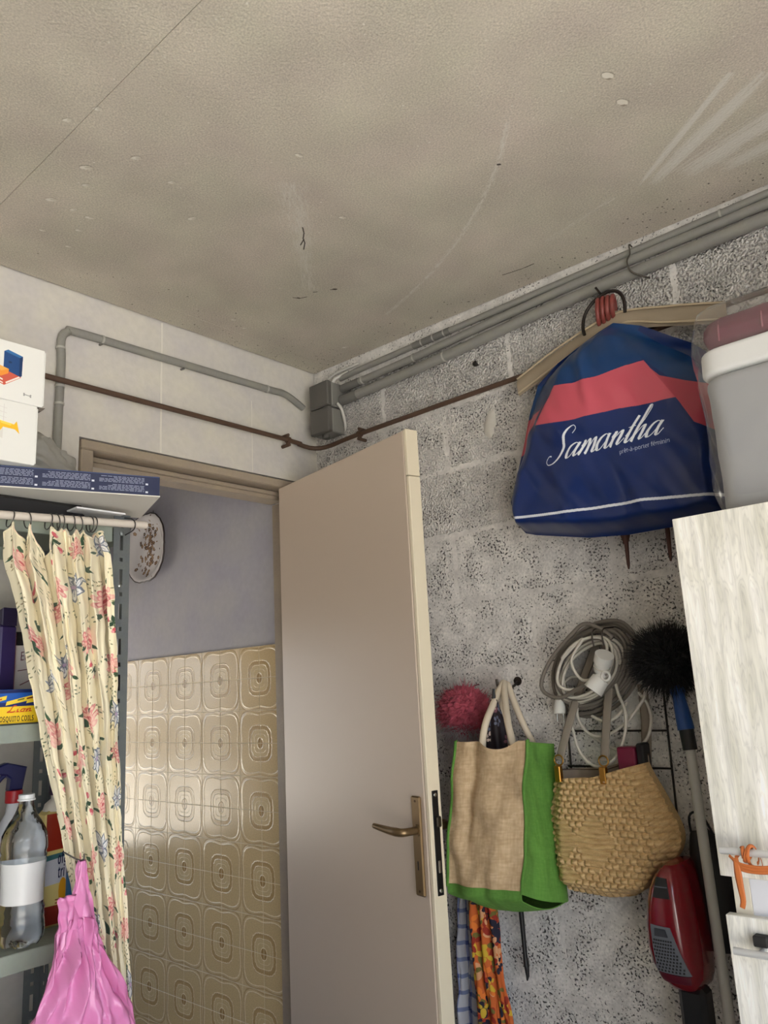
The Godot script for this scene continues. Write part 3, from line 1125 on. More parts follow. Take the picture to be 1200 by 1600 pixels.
func build_shelf_unit() -> void:
	var zinc := plaster(rgb(122, 127, 128), 0.25, 0.02, 161)
	zinc.metallic = 0.55
	zinc.roughness = 0.45
	var green := plaster(rgb(146, 154, 142), 0.8, 0.02, 165)
	green.roughness = 0.5
	var t := thing("metal_shelf_unit", "grey slotted-angle shelf unit beside the doorway behind the curtain", "shelf unit", Vector3(-1.44, 0, 0.2))
	var at := -t.position
	var post := slotted_post(1.782, 0.038)
	obj("post", post, zinc, t, at + Vector3(-0.943, 0, 0.370))
	var o := obj("post", post, zinc, t, at + Vector3(-0.943, 0, 0.020))
	o.rotation.y = PI / 2
	o.position.x -= 0.0
	var o2 := obj("post", post, zinc, t, at + Vector3(-1.937, 0, 0.370))
	o2.rotation.y = -PI / 2
	var o3 := obj("post", post, zinc, t, at + Vector3(-1.937, 0, 0.020))
	o3.rotation.y = PI
	for y in [1.753, 1.335, 0.923, 0.505, 0.10]:
		var s := Shape.new()
		s.box(Vector3(-1.440, y - 0.001, 0.195), Vector3(0.986, 0.002, 0.338))
		s.box(Vector3(-1.440, y - 0.017, 0.3645), Vector3(0.916, 0.033, 0.0018), 0.0006)
		s.box(Vector3(-1.440, y - 0.017, 0.0255), Vector3(0.916, 0.033, 0.0018))
		s.box(Vector3(-1.9325, y - 0.017, 0.195), Vector3(0.0018, 0.033, 0.27))
		s.box(Vector3(-0.9475, y - 0.017, 0.195), Vector3(0.0018, 0.033, 0.27))
		s.box(Vector3(-1.440, y - 0.0332, 0.3585), Vector3(0.916, 0.0016, 0.012))
		obj("shelf", s.done(), green, t, at)
		for x in [-0.962, -1.918]:
			obj("bolt", Shape.new().lathe([Vector2(0.0066, 0), Vector2(0.0062, 0.002), Vector2(0.004, 0.0036), Vector2(0, 0.0042)], 10).move(Transform3D(Basis(Vector3.RIGHT, PI / 2), Vector3(x, y - 0.014, 0.3702))).done(), zinc, t, at)
	var cy := 1.62
	while cy > 0.7:  # loose bolts left in the round holes
		obj("bolt", Shape.new().lathe([Vector2(0.0046, 0), Vector2(0.004, 0.0014), Vector2(0, 0.0022)], 8).move(Transform3D(Basis(Vector3.RIGHT, PI / 2), Vector3(-0.9635, cy, 0.3698))).done(), mat(rgb(176, 176, 172), 0.3, 0.9), t, at)
		cy -= 0.31


func lathe_thing(profile: Array, seg := 28) -> ArrayMesh:
	return Shape.new().lathe(profile, seg).done()


func build_shelf_goods() -> void:
	var rr := rand(23)
	# boxed mosquito coils on the middle shelf
	var im := picture(1024, 384, rgb(28, 88, 178))
	fill(im, [Vector2(0, 0), Vector2(1024, 0), Vector2(1024, 30), Vector2(0, 40)], rgb(20, 34, 92))
	fill(im, [Vector2(0, 172), Vector2(1024, 172), Vector2(1024, 384), Vector2(0, 384)], rgb(246, 206, 40))
	fill(im, [Vector2(0, 150), Vector2(1024, 132), Vector2(1024, 186), Vector2(0, 192)], rgb(26, 42, 104))
	fill(im, [Vector2(250, 132), Vector2(560, 62), Vector2(552, 108), Vector2(246, 182)], rgb(246, 214, 60))
	fill(im, [Vector2(560, 130), Vector2(880, 52), Vector2(874, 84), Vector2(980, 70), Vector2(972, 124), Vector2(760, 158), Vector2(768, 130), Vector2(548, 176)], rgb(246, 214, 60))
	fill(im, [Vector2(672, 112), Vector2(742, 96), Vector2(738, 110), Vector2(668, 126)], rgb(70, 92, 46))
	fill(im, [Vector2(766, 96), Vector2(842, 78), Vector2(838, 96), Vector2(762, 112)], rgb(120, 44, 30))
	fill(im, [Vector2(404, 120), Vector2(512, 92), Vector2(508, 108), Vector2(400, 138)], rgb(190, 60, 40))
	text(im, "MOSQUITO COILS", 64, Vector2(450, 380), Vector2(47, 84), rgb(74, 50, 20), 0, 0, true)
	var sc := func(ps: Array, w: float) -> void:
		var q := []
		for p in ps:
			q.append(Vector2(565 + p[0] * 46 + p[1] * 14, 250 - p[1] * 33))
		stroke(im, curve(q, 4.0), w, rgb(206, 62, 34))
	sc.call([[1.6, 1.9], [1.1, 2.2], [0.7, 1.6], [0.6, 0.6], [0.1, 0.0], [0.5, 0.1], [1.2, 0.0], [1.8, 0.3]], 10)
	sc.call([[2.2, 1.0], [2.2, 0.1], [2.6, 0.2]], 10)
	sc.call([[2.35, 1.5], [2.4, 1.4]], 10)
	sc.call([[3.5, 0.9], [3.1, 0.8], [3.0, 0.2], [3.5, 0.0], [3.8, 0.5], [3.5, 0.95], [4.1, 0.8]], 10)
	sc.call([[4.3, 1.0], [4.3, 0.0], [4.6, 0.9], [5.0, 0.9], [5.0, 0.1], [5.4, 0.2]], 10)
	sc.call([[0.0, -0.2], [2.5, -0.15], [5.6, 0.0]], 5)
	var box_t := thing("mosquito_coil_box", "yellow and blue box of mosquito coils on the middle shelf", "box", Vector3(-1.20, 1.336, 0.285))
	box_t.rotation.y = deg_to_rad(-2.0)
	obj("carton", boxes([[-0.09, 0.1045, 0.0, 0.067, -0.05, 0.058]], 0.001), mat(rgb(32, 80, 162), 0.5), box_t)
	var fs := Shape.new()
	fs.face([Vector3(-0.089, 0.001, 0.0583), Vector3(0.1035, 0.001, 0.0583), Vector3(0.1035, 0.066, 0.0583), Vector3(-0.089, 0.066, 0.0583)], Vector3.INF, [Vector2(0.0, 1), Vector2(1, 1), Vector2(1, 0), Vector2(0.0, 0)])
	obj("print", fs.done(), printed(im, 0.4), box_t)
	# binders and cards behind it
	var b1 := thing("binder", "dark violet binder standing on the middle shelf", "binder", Vector3(-1.155, 1.336, 0.17))
	b1.rotation.y = 0.25
	obj("cover", boxes([[-0.02, 0.02, 0.0, 0.205, -0.06, 0.06]], 0.004), mat(rgb(52, 40, 92), 0.45), b1)
	obj("slant_top", Shape.new().extrude(PackedVector2Array([Vector2(-0.06, 0), Vector2(0.06, 0), Vector2(0.06, 0.038), Vector2(-0.04, 0.006)]), -0.018, 0.018, 0.002).move(Transform3D(Basis(Vector3.UP, -PI / 2), Vector3(0, 0.205, 0))).done(), mat(rgb(34, 26, 62), 0.45), b1)
	obj("spine_strip", boxes([[0.0203, 0.0215, 0.01, 0.19, 0.045, 0.056]], 0.0004), mat(rgb(120, 34, 52), 0.5), b1)
	var cim := picture(256, 384, rgb(206, 200, 198))
	text(cim, "En", 48, Vector2(52, 92), Vector2(58, 62), rgb(96, 52, 66), -0.08, 0.1)
	stroke(cim, [Vector2(40, 128), Vector2(120, 120), Vector2(200, 124)], 4, rgb(96, 52, 66))
	stroke(cim, [Vector2(60, 200), Vector2(130, 176), Vector2(190, 190)], 5, rgb(120, 70, 80))
	stroke(cim, [Vector2(110, 250), Vector2(170, 210), Vector2(150, 260)], 5, rgb(120, 70, 80))
	var cd := thing("note_card", "white card with dark handwriting behind the mosquito coil box", "card", Vector3(-1.078, 1.336, 0.19))
	obj("board", boxes([[-0.038, 0.045, 0.0, 0.166, -0.012, 0.0]], 0.001), mat(rgb(206, 200, 198), 0.7), cd)
	var cf := Shape.new()
	cf.face([Vector3(-0.037, 0.001, 0.0004), Vector3(0.044, 0.001, 0.0004), Vector3(0.044, 0.165, 0.0004), Vector3(-0.037, 0.165, 0.0004)], Vector3.INF, [Vector2(0, 1), Vector2(1, 1), Vector2(1, 0), Vector2(0, 0)])
	obj("writing", cf.done(), printed(cim, 0.7), cd)
	var dk := obj("black_case", Shape.new().box(Vector3(-1.065, 1.436, 0.125), Vector3(0.10, 0.20, 0.07), 0.02).done(), mat(rgb(42, 40, 44), 0.6))
	tag(dk, "dark case standing behind the white card on the middle shelf", "case")
	var red := obj("red_folder", boxes([[-1.003, -0.975, 1.336, 1.50, 0.14, 0.28]], 0.002), mat(rgb(122, 26, 38), 0.5))
	tag(red, "dark red folder on the middle shelf seen past the slotted post", "folder")
	# water bottles on the lower shelf
	var clear := mat(Color(0.97, 0.98, 0.98, 0.0), 0.03)
	clear.refraction_enabled = true
	clear.refraction_scale = 0.033
	clear.transparency = BaseMaterial3D.TRANSPARENCY_ALPHA
	for k in 2:
		var t := thing("water_bottle", ["clear plastic water bottle with white label in front on the lower shelf", "second clear water bottle at the picture's left edge"][k], "bottle", [Vector3(-1.124, 0.9235, 0.312), Vector3(-1.216, 0.9235, 0.285)][k], "water bottles")
		var prof := [Vector2(0, 0.006), Vector2(0.020, 0.004), Vector2(0.034, 0.0), Vector2(0.042, 0.012), Vector2(0.0435, 0.028), Vector2(0.0425, 0.040), Vector2(0.0405, 0.046), Vector2(0.0425, 0.052), Vector2(0.0405, 0.058), Vector2(0.0425, 0.064), Vector2(0.040, 0.070), Vector2(0.0385, 0.080), Vector2(0.0375, 0.100), Vector2(0.0385, 0.125), Vector2(0.041, 0.150), Vector2(0.043, 0.160), Vector2(0.0405, 0.165), Vector2(0.0435, 0.171), Vector2(0.0435, 0.182), Vector2(0.0425, 0.190)]
		for j in 9:
			var f := j / 8.0
			prof.append(Vector2(lerpf(0.042, 0.0145, smoothstep(0.0, 1.0, f * 0.92 + 0.02)), 0.192 + 0.062 * f))
		prof.append_array([Vector2(0.0135, 0.262), Vector2(0.0135, 0.268)])
		var body := Shape.new().lathe(prof, 40)
		for j in body.v.size():  # slanting ribs on the shoulder, five feet below
			var p := body.v[j]
			var a := atan2(p.z, p.x)
			if p.y > 0.193 and p.y < 0.25:
				var g := 1.0 + 0.030 * sin(a * 20.0 + p.y * 260.0)
				body.v[j] = Vector3(p.x * g, p.y, p.z * g)
			elif p.y < 0.03:
				body.v[j].y = p.y + 0.004 * maxf(0.0, cos(a * 5.0)) * (0.03 - p.y) / 0.03
		obj("bottle_body", body.done(), clear, t)
		var lab := Shape.new().lathe([Vector2(0.0392, 0.076), Vector2(0.0384, 0.100), Vector2(0.0394, 0.125), Vector2(0.0420, 0.150)], 40)
		obj("label_wrap", lab.done(), mat(rgb(232, 232, 230), 0.4), t)
		obj("neck_ring", lathe_thing([Vector2(0.0136, 0.262), Vector2(0.0168, 0.2625), Vector2(0.0168, 0.2625), Vector2(0.0168, 0.2655), Vector2(0.0168, 0.2655), Vector2(0.0136, 0.266)]), mat(rgb(220, 222, 222), 0.3), t)
		obj("cap", lathe_thing([Vector2(0.0145, 0.266), Vector2(0.0152, 0.267), Vector2(0.0152, 0.2735), Vector2(0.0145, 0.2745), Vector2(0, 0.275)]), mat(rgb(226, 228, 228), 0.35), t)
	# cleaning bottles behind
	var tr := thing("spray_bottle", "white spray bottle with a dark blue trigger on the lower shelf", "bottle", Vector3(-1.088, 0.9235, 0.170), "cleaning bottles")
	obj("bottle_body", lathe_thing([Vector2(0, 0), Vector2(0.036, 0.0), Vector2(0.040, 0.006), Vector2(0.040, 0.16), Vector2(0.034, 0.19), Vector2(0.016, 0.225), Vector2(0.013, 0.250)]), mat(rgb(214, 214, 218), 0.4), tr)
	obj("collar", lathe_thing([Vector2(0.0165, 0.246), Vector2(0.0175, 0.248), Vector2(0.0175, 0.270), Vector2(0.015, 0.272), Vector2(0, 0.272)]), mat(rgb(170, 24, 32), 0.4), tr)
	obj("trigger_head", Shape.new().extrude(PackedVector2Array([Vector2(-0.014, 0.272), Vector2(0.014, 0.272), Vector2(0.018, 0.296), Vector2(0.022, 0.318), Vector2(-0.020, 0.330), Vector2(-0.046, 0.322), Vector2(-0.050, 0.308), Vector2(-0.022, 0.304), Vector2(-0.012, 0.296)]), -0.011, 0.011, 0.003).done(), mat(rgb(26, 28, 74), 0.4), tr)
	obj("trigger", Shape.new().tube(curve([Vector3(-0.022, 0.305, 0), Vector3(-0.036, 0.290, 0), Vector3(-0.040, 0.268, 0)], 0.006), 0.005, 8).done(), mat(rgb(26, 28, 74), 0.4), tr)
	var lim := picture(512, 768, rgb(226, 206, 132))
	fill(lim, [Vector2(0, 0), Vector2(512, 0), Vector2(512, 250), Vector2(0, 262)], rgb(156, 44, 22))
	fill(lim, [Vector2(0, 318), Vector2(512, 292), Vector2(512, 480), Vector2(0, 500)], rgb(206, 206, 214))
	fill(lim, [Vector2(0, 292), Vector2(512, 272), Vector2(512, 300), Vector2(0, 330)], rgb(64, 110, 116))
	fill(lim, [Vector2(0, 640), Vector2(512, 640), Vector2(512, 768), Vector2(0, 768)], rgb(140, 44, 30))
	for k in 4:
		fill(lim, [Vector2(180, 600 + k * 22), Vector2(380, 600 + k * 22), Vector2(380, 608 + k * 22), Vector2(180, 608 + k * 22)], rgb(150, 60, 40))
	disc(lim, Vector2(300, 548), 70, rgb(222, 160, 32), 1.3)
	text(lim, "ofa", 64, Vector2(196, 392), Vector2(104, 112), rgb(20, 26, 72), -0.06, 0.15, true)
	text(lim, "tri", 64, Vector2(206, 486), Vector2(100, 112), rgb(20, 26, 72), -0.06, 0.15, true)
	var so := thing("cleaner_bottle", "yellow and red labelled cleaner bottle behind the water bottle", "bottle", Vector3(-1.022, 0.9235, 0.235), "cleaning bottles")
	obj("bottle_body", boxes([[-0.034, 0.034, 0.0, 0.228, -0.024, 0.024]], 0.008), mat(rgb(222, 200, 126), 0.4), so)
	var lf := Shape.new()
	lf.face([Vector3(-0.0335, 0.006, 0.0243), Vector3(0.0335, 0.006, 0.0243), Vector3(0.0335, 0.222, 0.0243), Vector3(-0.0335, 0.222, 0.0243)], Vector3.INF, [Vector2(0.0, 1), Vector2(1, 1), Vector2(1, 0), Vector2(0.0, 0)])
	obj("front_label", lf.done(), printed(lim, 0.4), so)
	obj("shoulder", lathe_thing([Vector2(0.030, 0.226), Vector2(0.026, 0.240), Vector2(0.014, 0.250), Vector2(0.014, 0.26)]), mat(rgb(222, 216, 204), 0.4), so)
	obj("cap", lathe_thing([Vector2(0.017, 0.258), Vector2(0.018, 0.26), Vector2(0.018, 0.28), Vector2(0.0, 0.282)]), mat(rgb(34, 24, 56), 0.4), so)
	var bl := thing("detergent_bottle", "dark blue detergent bottle next to the curtain on the lower shelf", "bottle", Vector3(-1.005, 0.9235, 0.315), "cleaning bottles")
	obj("bottle_body", lathe_thing([Vector2(0, 0), Vector2(0.026, 0), Vector2(0.029, 0.004), Vector2(0.029, 0.12), Vector2(0.026, 0.15), Vector2(0.013, 0.18), Vector2(0.012, 0.195)]), mat(rgb(22, 34, 86), 0.3), bl)
	obj("cap", lathe_thing([Vector2(0.014, 0.194), Vector2(0.0145, 0.196), Vector2(0.0145, 0.215), Vector2(0, 0.217)]), mat(rgb(30, 88, 132), 0.35), bl)
	obj("front_label", Shape.new().lathe([Vector2(0.0294, 0.04), Vector2(0.0294, 0.11)], 28).done(), mat(rgb(44, 104, 158), 0.4), bl)
	for a in [["teal_bottle", "dark teal bottle at the picture's left edge behind the water bottles", rgb(26, 62, 72), Vector3(-1.205, 0.9235, 0.190), 0.039], ["red_capped_bottle", "dark bottle with a red cap behind the front water bottle", rgb(86, 22, 30), Vector3(-1.172, 0.9235, 0.10), 0.030]]:
		var t := thing(a[0], a[1], "bottle", a[3], "cleaning bottles")
		obj("bottle_body", lathe_thing([Vector2(0, 0), Vector2(a[4] * 0.95, 0), Vector2(a[4], 0.006), Vector2(a[4], 0.19), Vector2(a[4] * 0.8, 0.23), Vector2(0.014, 0.255), Vector2(0.014, 0.262)]), mat(a[2], 0.35), t)
		obj("cap", lathe_thing([Vector2(0.0165, 0.260), Vector2(0.017, 0.262), Vector2(0.017, 0.288), Vector2(0, 0.29)]), mat(a[2] if a[0] == "teal_bottle" else rgb(178, 22, 30), 0.4), t)
	var ws := thing("white_tub", "white tub at the picture's left edge on the lower shelf", "tub", Vector3(-1.152, 0.9235, 0.245))
	obj("tub_body", lathe_thing([Vector2(0, 0), Vector2(0.022, 0), Vector2(0.025, 0.003), Vector2(0.026, 0.13), Vector2(0.026, 0.13), Vector2(0.02, 0.132), Vector2(0, 0.132)]), mat(rgb(212, 206, 200), 0.5), ws)
	obj("rim", Shape.new().tube(ring_path(Vector3(0, 0.131, 0), 0.026, 20), 0.002, 6, true).done(), mat(rgb(222, 218, 212), 0.5), ws)
	# on the shelf below
	var pr := thing("paper_roll", "white paper roll standing under the lower shelf", "paper roll", Vector3(-1.165, 0.5055, 0.26))
	obj("paper", lathe_thing([Vector2(0.018, 0.0), Vector2(0.055, 0.0), Vector2(0.055, 0.0), Vector2(0.055, 0.23), Vector2(0.055, 0.23), Vector2(0.018, 0.23)], 32), mat(rgb(216, 214, 212), 0.9), pr)
	obj("core", lathe_thing([Vector2(0.018, 0.0), Vector2(0.018, 0.231), Vector2(0.016, 0.231), Vector2(0.016, 0.0)], 24), mat(rgb(168, 146, 118), 0.9), pr)
	var gn := noise(30.0, 31, 2)
	var gb := Shape.new().grid(40, 24, func(u, v):
		var a: float = u * TAU
		var b: float = (v - 0.5) * PI
		var d := Vector3(cos(a) * cos(b), sin(b), -sin(a) * cos(b))
		return d * (0.045 + 0.009 * gn.get_noise_3dv(d * 1.6)), true)
	var g := obj("gold_foil_ball", gb.done(), mat(rgb(196, 128, 66), 0.35, 0.6), self, Vector3(-1.235, 0.562, 0.335))
	g.position.y = 0.562
	tag(g, "crumpled copper-coloured foil ball at the bottom left", "foil ball")
	var rb := obj("red_tin", lathe_thing([Vector2(0, 0), Vector2(0.04, 0), Vector2(0.041, 0.002), Vector2(0.041, 0.12), Vector2(0.043, 0.122), Vector2(0.043, 0.135), Vector2(0, 0.136)]), mat(rgb(150, 20, 34), 0.4), self, Vector3(-1.055, 0.5055, 0.29))
	tag(rb, "red round tin under the lower shelf beside the pink bag", "tin")


func ring_path(c: Vector3, r: float, n: int) -> Array:
	var ps := []
	for k in n:
		var a := -TAU * k / n
		ps.append(c + Vector3(cos(a) * r, 0, sin(a) * r))
	return ps


func floral() -> StandardMaterial3D:
	var size := 1024
	var im := picture(size, size, rgb(240, 229, 198))
	var rr := rand(77)
	var all := func(f: Callable, p: Vector2, reach: float) -> void:  # also drawn across the edges, so that it repeats
		for dx in [-size, 0, size]:
			for dy in [-size, 0, size]:
				var q: Vector2 = p + Vector2(dx, dy)
				if q.x > -reach and q.x < size + reach and q.y > -reach and q.y < size + reach:
					f.call(q)
	var pts := []
	for k in 240:  # sprigs
		var p := Vector2(rr.randf() * size, rr.randf() * size)
		var a := rr.randf() * TAU
		var c: Color = [rgb(140, 140, 104), rgb(168, 152, 114), rgb(118, 126, 98)][rr.randi() % 3]
		all.call(func(q): for j in 4: leaf(im, q + Vector2(j * 9, (j % 2) * 7 - 3).rotated(a), 11, 6, a + (0.8 if j % 2 else -0.8), c), p, 50.0)
	for k in 36:
		var p := Vector2((k % 6 + 0.5 + rr.randf_range(-0.25, 0.25)) * size / 6.0, (k / 6 + 0.5 + rr.randf_range(-0.25, 0.25)) * size / 6.0)
		pts.append(p)
	for k in pts.size():
		var p: Vector2 = pts[k]
		var s := rr.randf_range(0.7, 1.0)
		var turn := rr.randf() * TAU
		var st := rr.randi()
		match (k * 7 + k / 6) % 4:
			0, 2:  # rose-pink bloom
				all.call(func(q):
					var r2 := rand(st)
					for ring in 3:
						for j in 9 - ring * 2:
							var a := turn + j * TAU / (9 - ring * 2) + ring
							var d := (46.0 - ring * 16.0) * s
							disc(im, q + Vector2(d, 0).rotated(a), 15 * s, [rgb(224, 152, 146), rgb(236, 184, 170), rgb(214, 128, 126)][r2.randi() % 3], 0.75, a)
							disc(im, q + Vector2(d - 2, 0).rotated(a), 9 * s, rgb(240, 200, 182), 0.7, a)
					disc(im, q, 8 * s, rgb(200, 96, 100))
					for j in 4:
						leaf(im, q + Vector2(54 * s, 0).rotated(turn + 0.5 + j * 1.7), 34 * s, 20 * s, turn + 0.5 + j * 1.7, rgb(62, 88, 62)), p, 120.0)
			1:  # grey-blue lily
				all.call(func(q):
					for j in 7:
						var a := turn + j * TAU / 7
						leaf(im, q, 66 * s, 40 * s, a, rgb(116, 124, 138))
						leaf(im, q + Vector2(5, 0).rotated(a), 52 * s, 26 * s, a, rgb(228, 226, 222))
						stroke(im, [q, q + Vector2(40 * s, 0).rotated(a)], 2.5, rgb(150, 150, 160))
					disc(im, q, 8 * s, rgb(186, 160, 188))
					for j in 3:
						leaf(im, q + Vector2(56 * s, 0).rotated(turn + 0.9 + j * 2.1), 30 * s, 17 * s, turn + 0.7 + j * 2.1, rgb(74, 94, 78)), p, 120.0)
			3:  # pink buds with dark leaves
				all.call(func(q):
					for j in 3:
						var a := turn + j * 2.0
						stroke(im, [q, q + Vector2(34 * s, 0).rotated(a)], 3, rgb(70, 84, 60))
						disc(im, q + Vector2(40 * s, 0).rotated(a), 14 * s, rgb(208, 96, 104), 0.8, a)
						leaf(im, q, 40 * s, 22 * s, a + 1.0, rgb(48, 74, 52))
						disc(im, q + Vector2(46 * s, 8).rotated(a), 7 * s, rgb(232, 160, 160)), p, 120.0)
	for k in 34:
		var p := Vector2(rr.randf() * size, rr.randf() * size)
		var a := rr.randf() * TAU
		var big := rr.randf_range(18, 32)
		all.call(func(q): for j in 3: leaf(im, q, big, big * 0.5, a + (j - 1) * 0.9, rgb(52, 80, 58)), p, 60.0)
	var m := printed(im, 0.85)
	m.rim_enabled = true
	m.rim = 0.2
	m.backlight_enabled = true
	m.backlight = Color(0.25, 0.25, 0.25)
	return m


func build_curtain() -> void:
	var rod := thing("curtain_rod", "pale wooden curtain rod across the front of the shelf unit", "curtain rod")
	var rod_y := func(x: float) -> float: return 1.7565 + (x + 0.922) * 0.0535
	obj("dowel", Shape.new().tube([Vector3(-1.96, rod_y.call(-1.96), 0.405), Vector3(-0.922, rod_y.call(-0.922), 0.405)], 0.0085, 14).done(), mat(rgb(206, 196, 184), 0.55), rod)
	obj("tie_wire", Shape.new().tube(curve([Vector3(-0.956, 1.775, 0.372), Vector3(-0.956, 1.768, 0.40), Vector3(-0.956, 1.756, 0.4165), Vector3(-0.955, 1.742, 0.410), Vector3(-0.955, 1.735, 0.374)], 0.006), 0.0014, 6).done(), mat(rgb(70, 68, 66), 0.4, 0.7), rod)
	var steel := mat(rgb(92, 90, 88), 0.3, 0.9)
	var xs := [-1.223, -1.189, -1.146, -1.130, -1.120, -1.098, -1.081, -1.056, -1.048]
	var words := ["leftmost metal curtain ring", "second metal curtain ring from the left", "third metal curtain ring from the left", "fourth metal curtain ring from the left", "fifth metal curtain ring from the left", "sixth metal curtain ring from the left", "third metal curtain ring from the right", "second metal curtain ring from the right", "rightmost metal curtain ring beside the post"]
	var rr := rand(4)
	for k in xs.size():
		var c := Vector3(xs[k], rod_y.call(xs[k]) - 0.0072, 0.405)
		var ps := []
		var lean := rr.randf_range(-0.35, 0.35)
		for i in 28:
			var a := TAU * i / 28
			ps.append(c + Vector3(lean * sin(a) * 0.012, sin(a) * 0.0165, cos(a) * 0.0165))
		var o := obj("curtain_ring", Shape.new().tube(ps, 0.0012, 6, true).done(), steel)
		tag(o, words[k] + " on the pale rod", "curtain ring", "curtain rings on the rod")
	var left := [[0.30, -1.00], [0.784, -1.043], [0.921, -1.063], [1.038, -1.086], [1.156, -1.113], [1.276, -1.143], [1.421, -1.177], [1.567, -1.214], [1.652, -1.241], [1.73, -1.236]]
	var right := [[0.30, -0.925], [0.757, -0.953], [0.898, -0.968], [1.016, -0.978], [1.163, -0.990], [1.301, -1.002], [1.495, -1.019], [1.629, -1.031], [1.73, -1.040]]
	var nz := noise(3.0, 19, 2)
	var top_at := func(u: float) -> float:
		var x: float = lerpf(-1.236, -1.040, u)
		var sag := 0.0
		for k in xs.size() - 1:
			if x >= xs[k] and x <= xs[k + 1]:
				var w: float = xs[k + 1] - xs[k]
				sag = [0.034, 0.062, 0.010, 0.004, 0.018, 0.010, 0.016, 0.002][k] * pow(sin((x - xs[k]) / w * PI), 0.8)
		if x < xs[0]:
			sag = (xs[0] - x) * 1.6
		return 1.7235 - sag
	var cloth := func(u: float, v: float) -> Vector3:
		var y := lerpf(0.34, 1.0, v)
		var t: float = top_at.call(u)
		y = lerpf(0.34, t, v)
		var a: float = lerp_table(left, y)
		var b: float = lerp_table(right, y)
		var w := u + 0.018 * nz.get_noise_2d(u * 3.0, y * 1.6)
		var ph := w * TAU * 5.5 + 0.9 * sin(w * 7.0)
		var deep := lerpf(0.018, 0.034, smoothstep(0.8, 1.6, y)) * (0.75 + 0.5 * nz.get_noise_2d(u * 6.0 + 9.0, y))
		deep *= lerpf(0.45, 1.0, smoothstep(0.0, 0.10, 1.7235 - y)) * lerpf(0.40, 1.0, smoothstep(1.15, 1.6, y))
		var x := lerpf(a, b, w) + cos(ph * 1.0) * deep * 0.55 * smoothstep(0.0, 0.06, u) * smoothstep(0.0, 0.06, 1.0 - u)
		var z := 0.436 + (pow(absf(sin(ph * 0.5)), 0.8) * 2.0 - 1.0) * deep + 0.006 * nz.get_noise_2d(u * 2.0, y * 5.0)
		for c in [[0.17, 0.040, 0.026], [0.34, 0.016, 0.018], [0.58, 0.046, 0.024], [0.78, 0.034, 0.020]]:  # deep creases between flat panels
			z -= c[1] * exp(-pow((u - c[0] - 0.05 * (y - 1.2)) / c[2], 2.0)) * smoothstep(1.72, 1.6, y)
		z -= 0.016 * smoothstep(1.66, 1.7235, y)
		return Vector3(x, y, z)
	var s := Shape.new().sheet(260, 150, cloth, 0.0012)
	for k in s.uv.size():
		s.uv[k] = Vector2(s.uv[k].x * 0.62, s.uv[k].y * 2.7)
	var cur := thing("floral_curtain", "cream floral cotton curtain gathered to the right on rings", "curtain")
	var print_ := floral()
	obj("cloth", s.done(), print_, cur)
	var hem := []
	for k in 121:
		var u := k / 120.0
		hem.append(cloth.call(u, 1.0) + Vector3(0, -0.001, 0.0006))
	obj("top_hem", Shape.new().tube(hem, 0.0022, 5).done(), print_, cur)


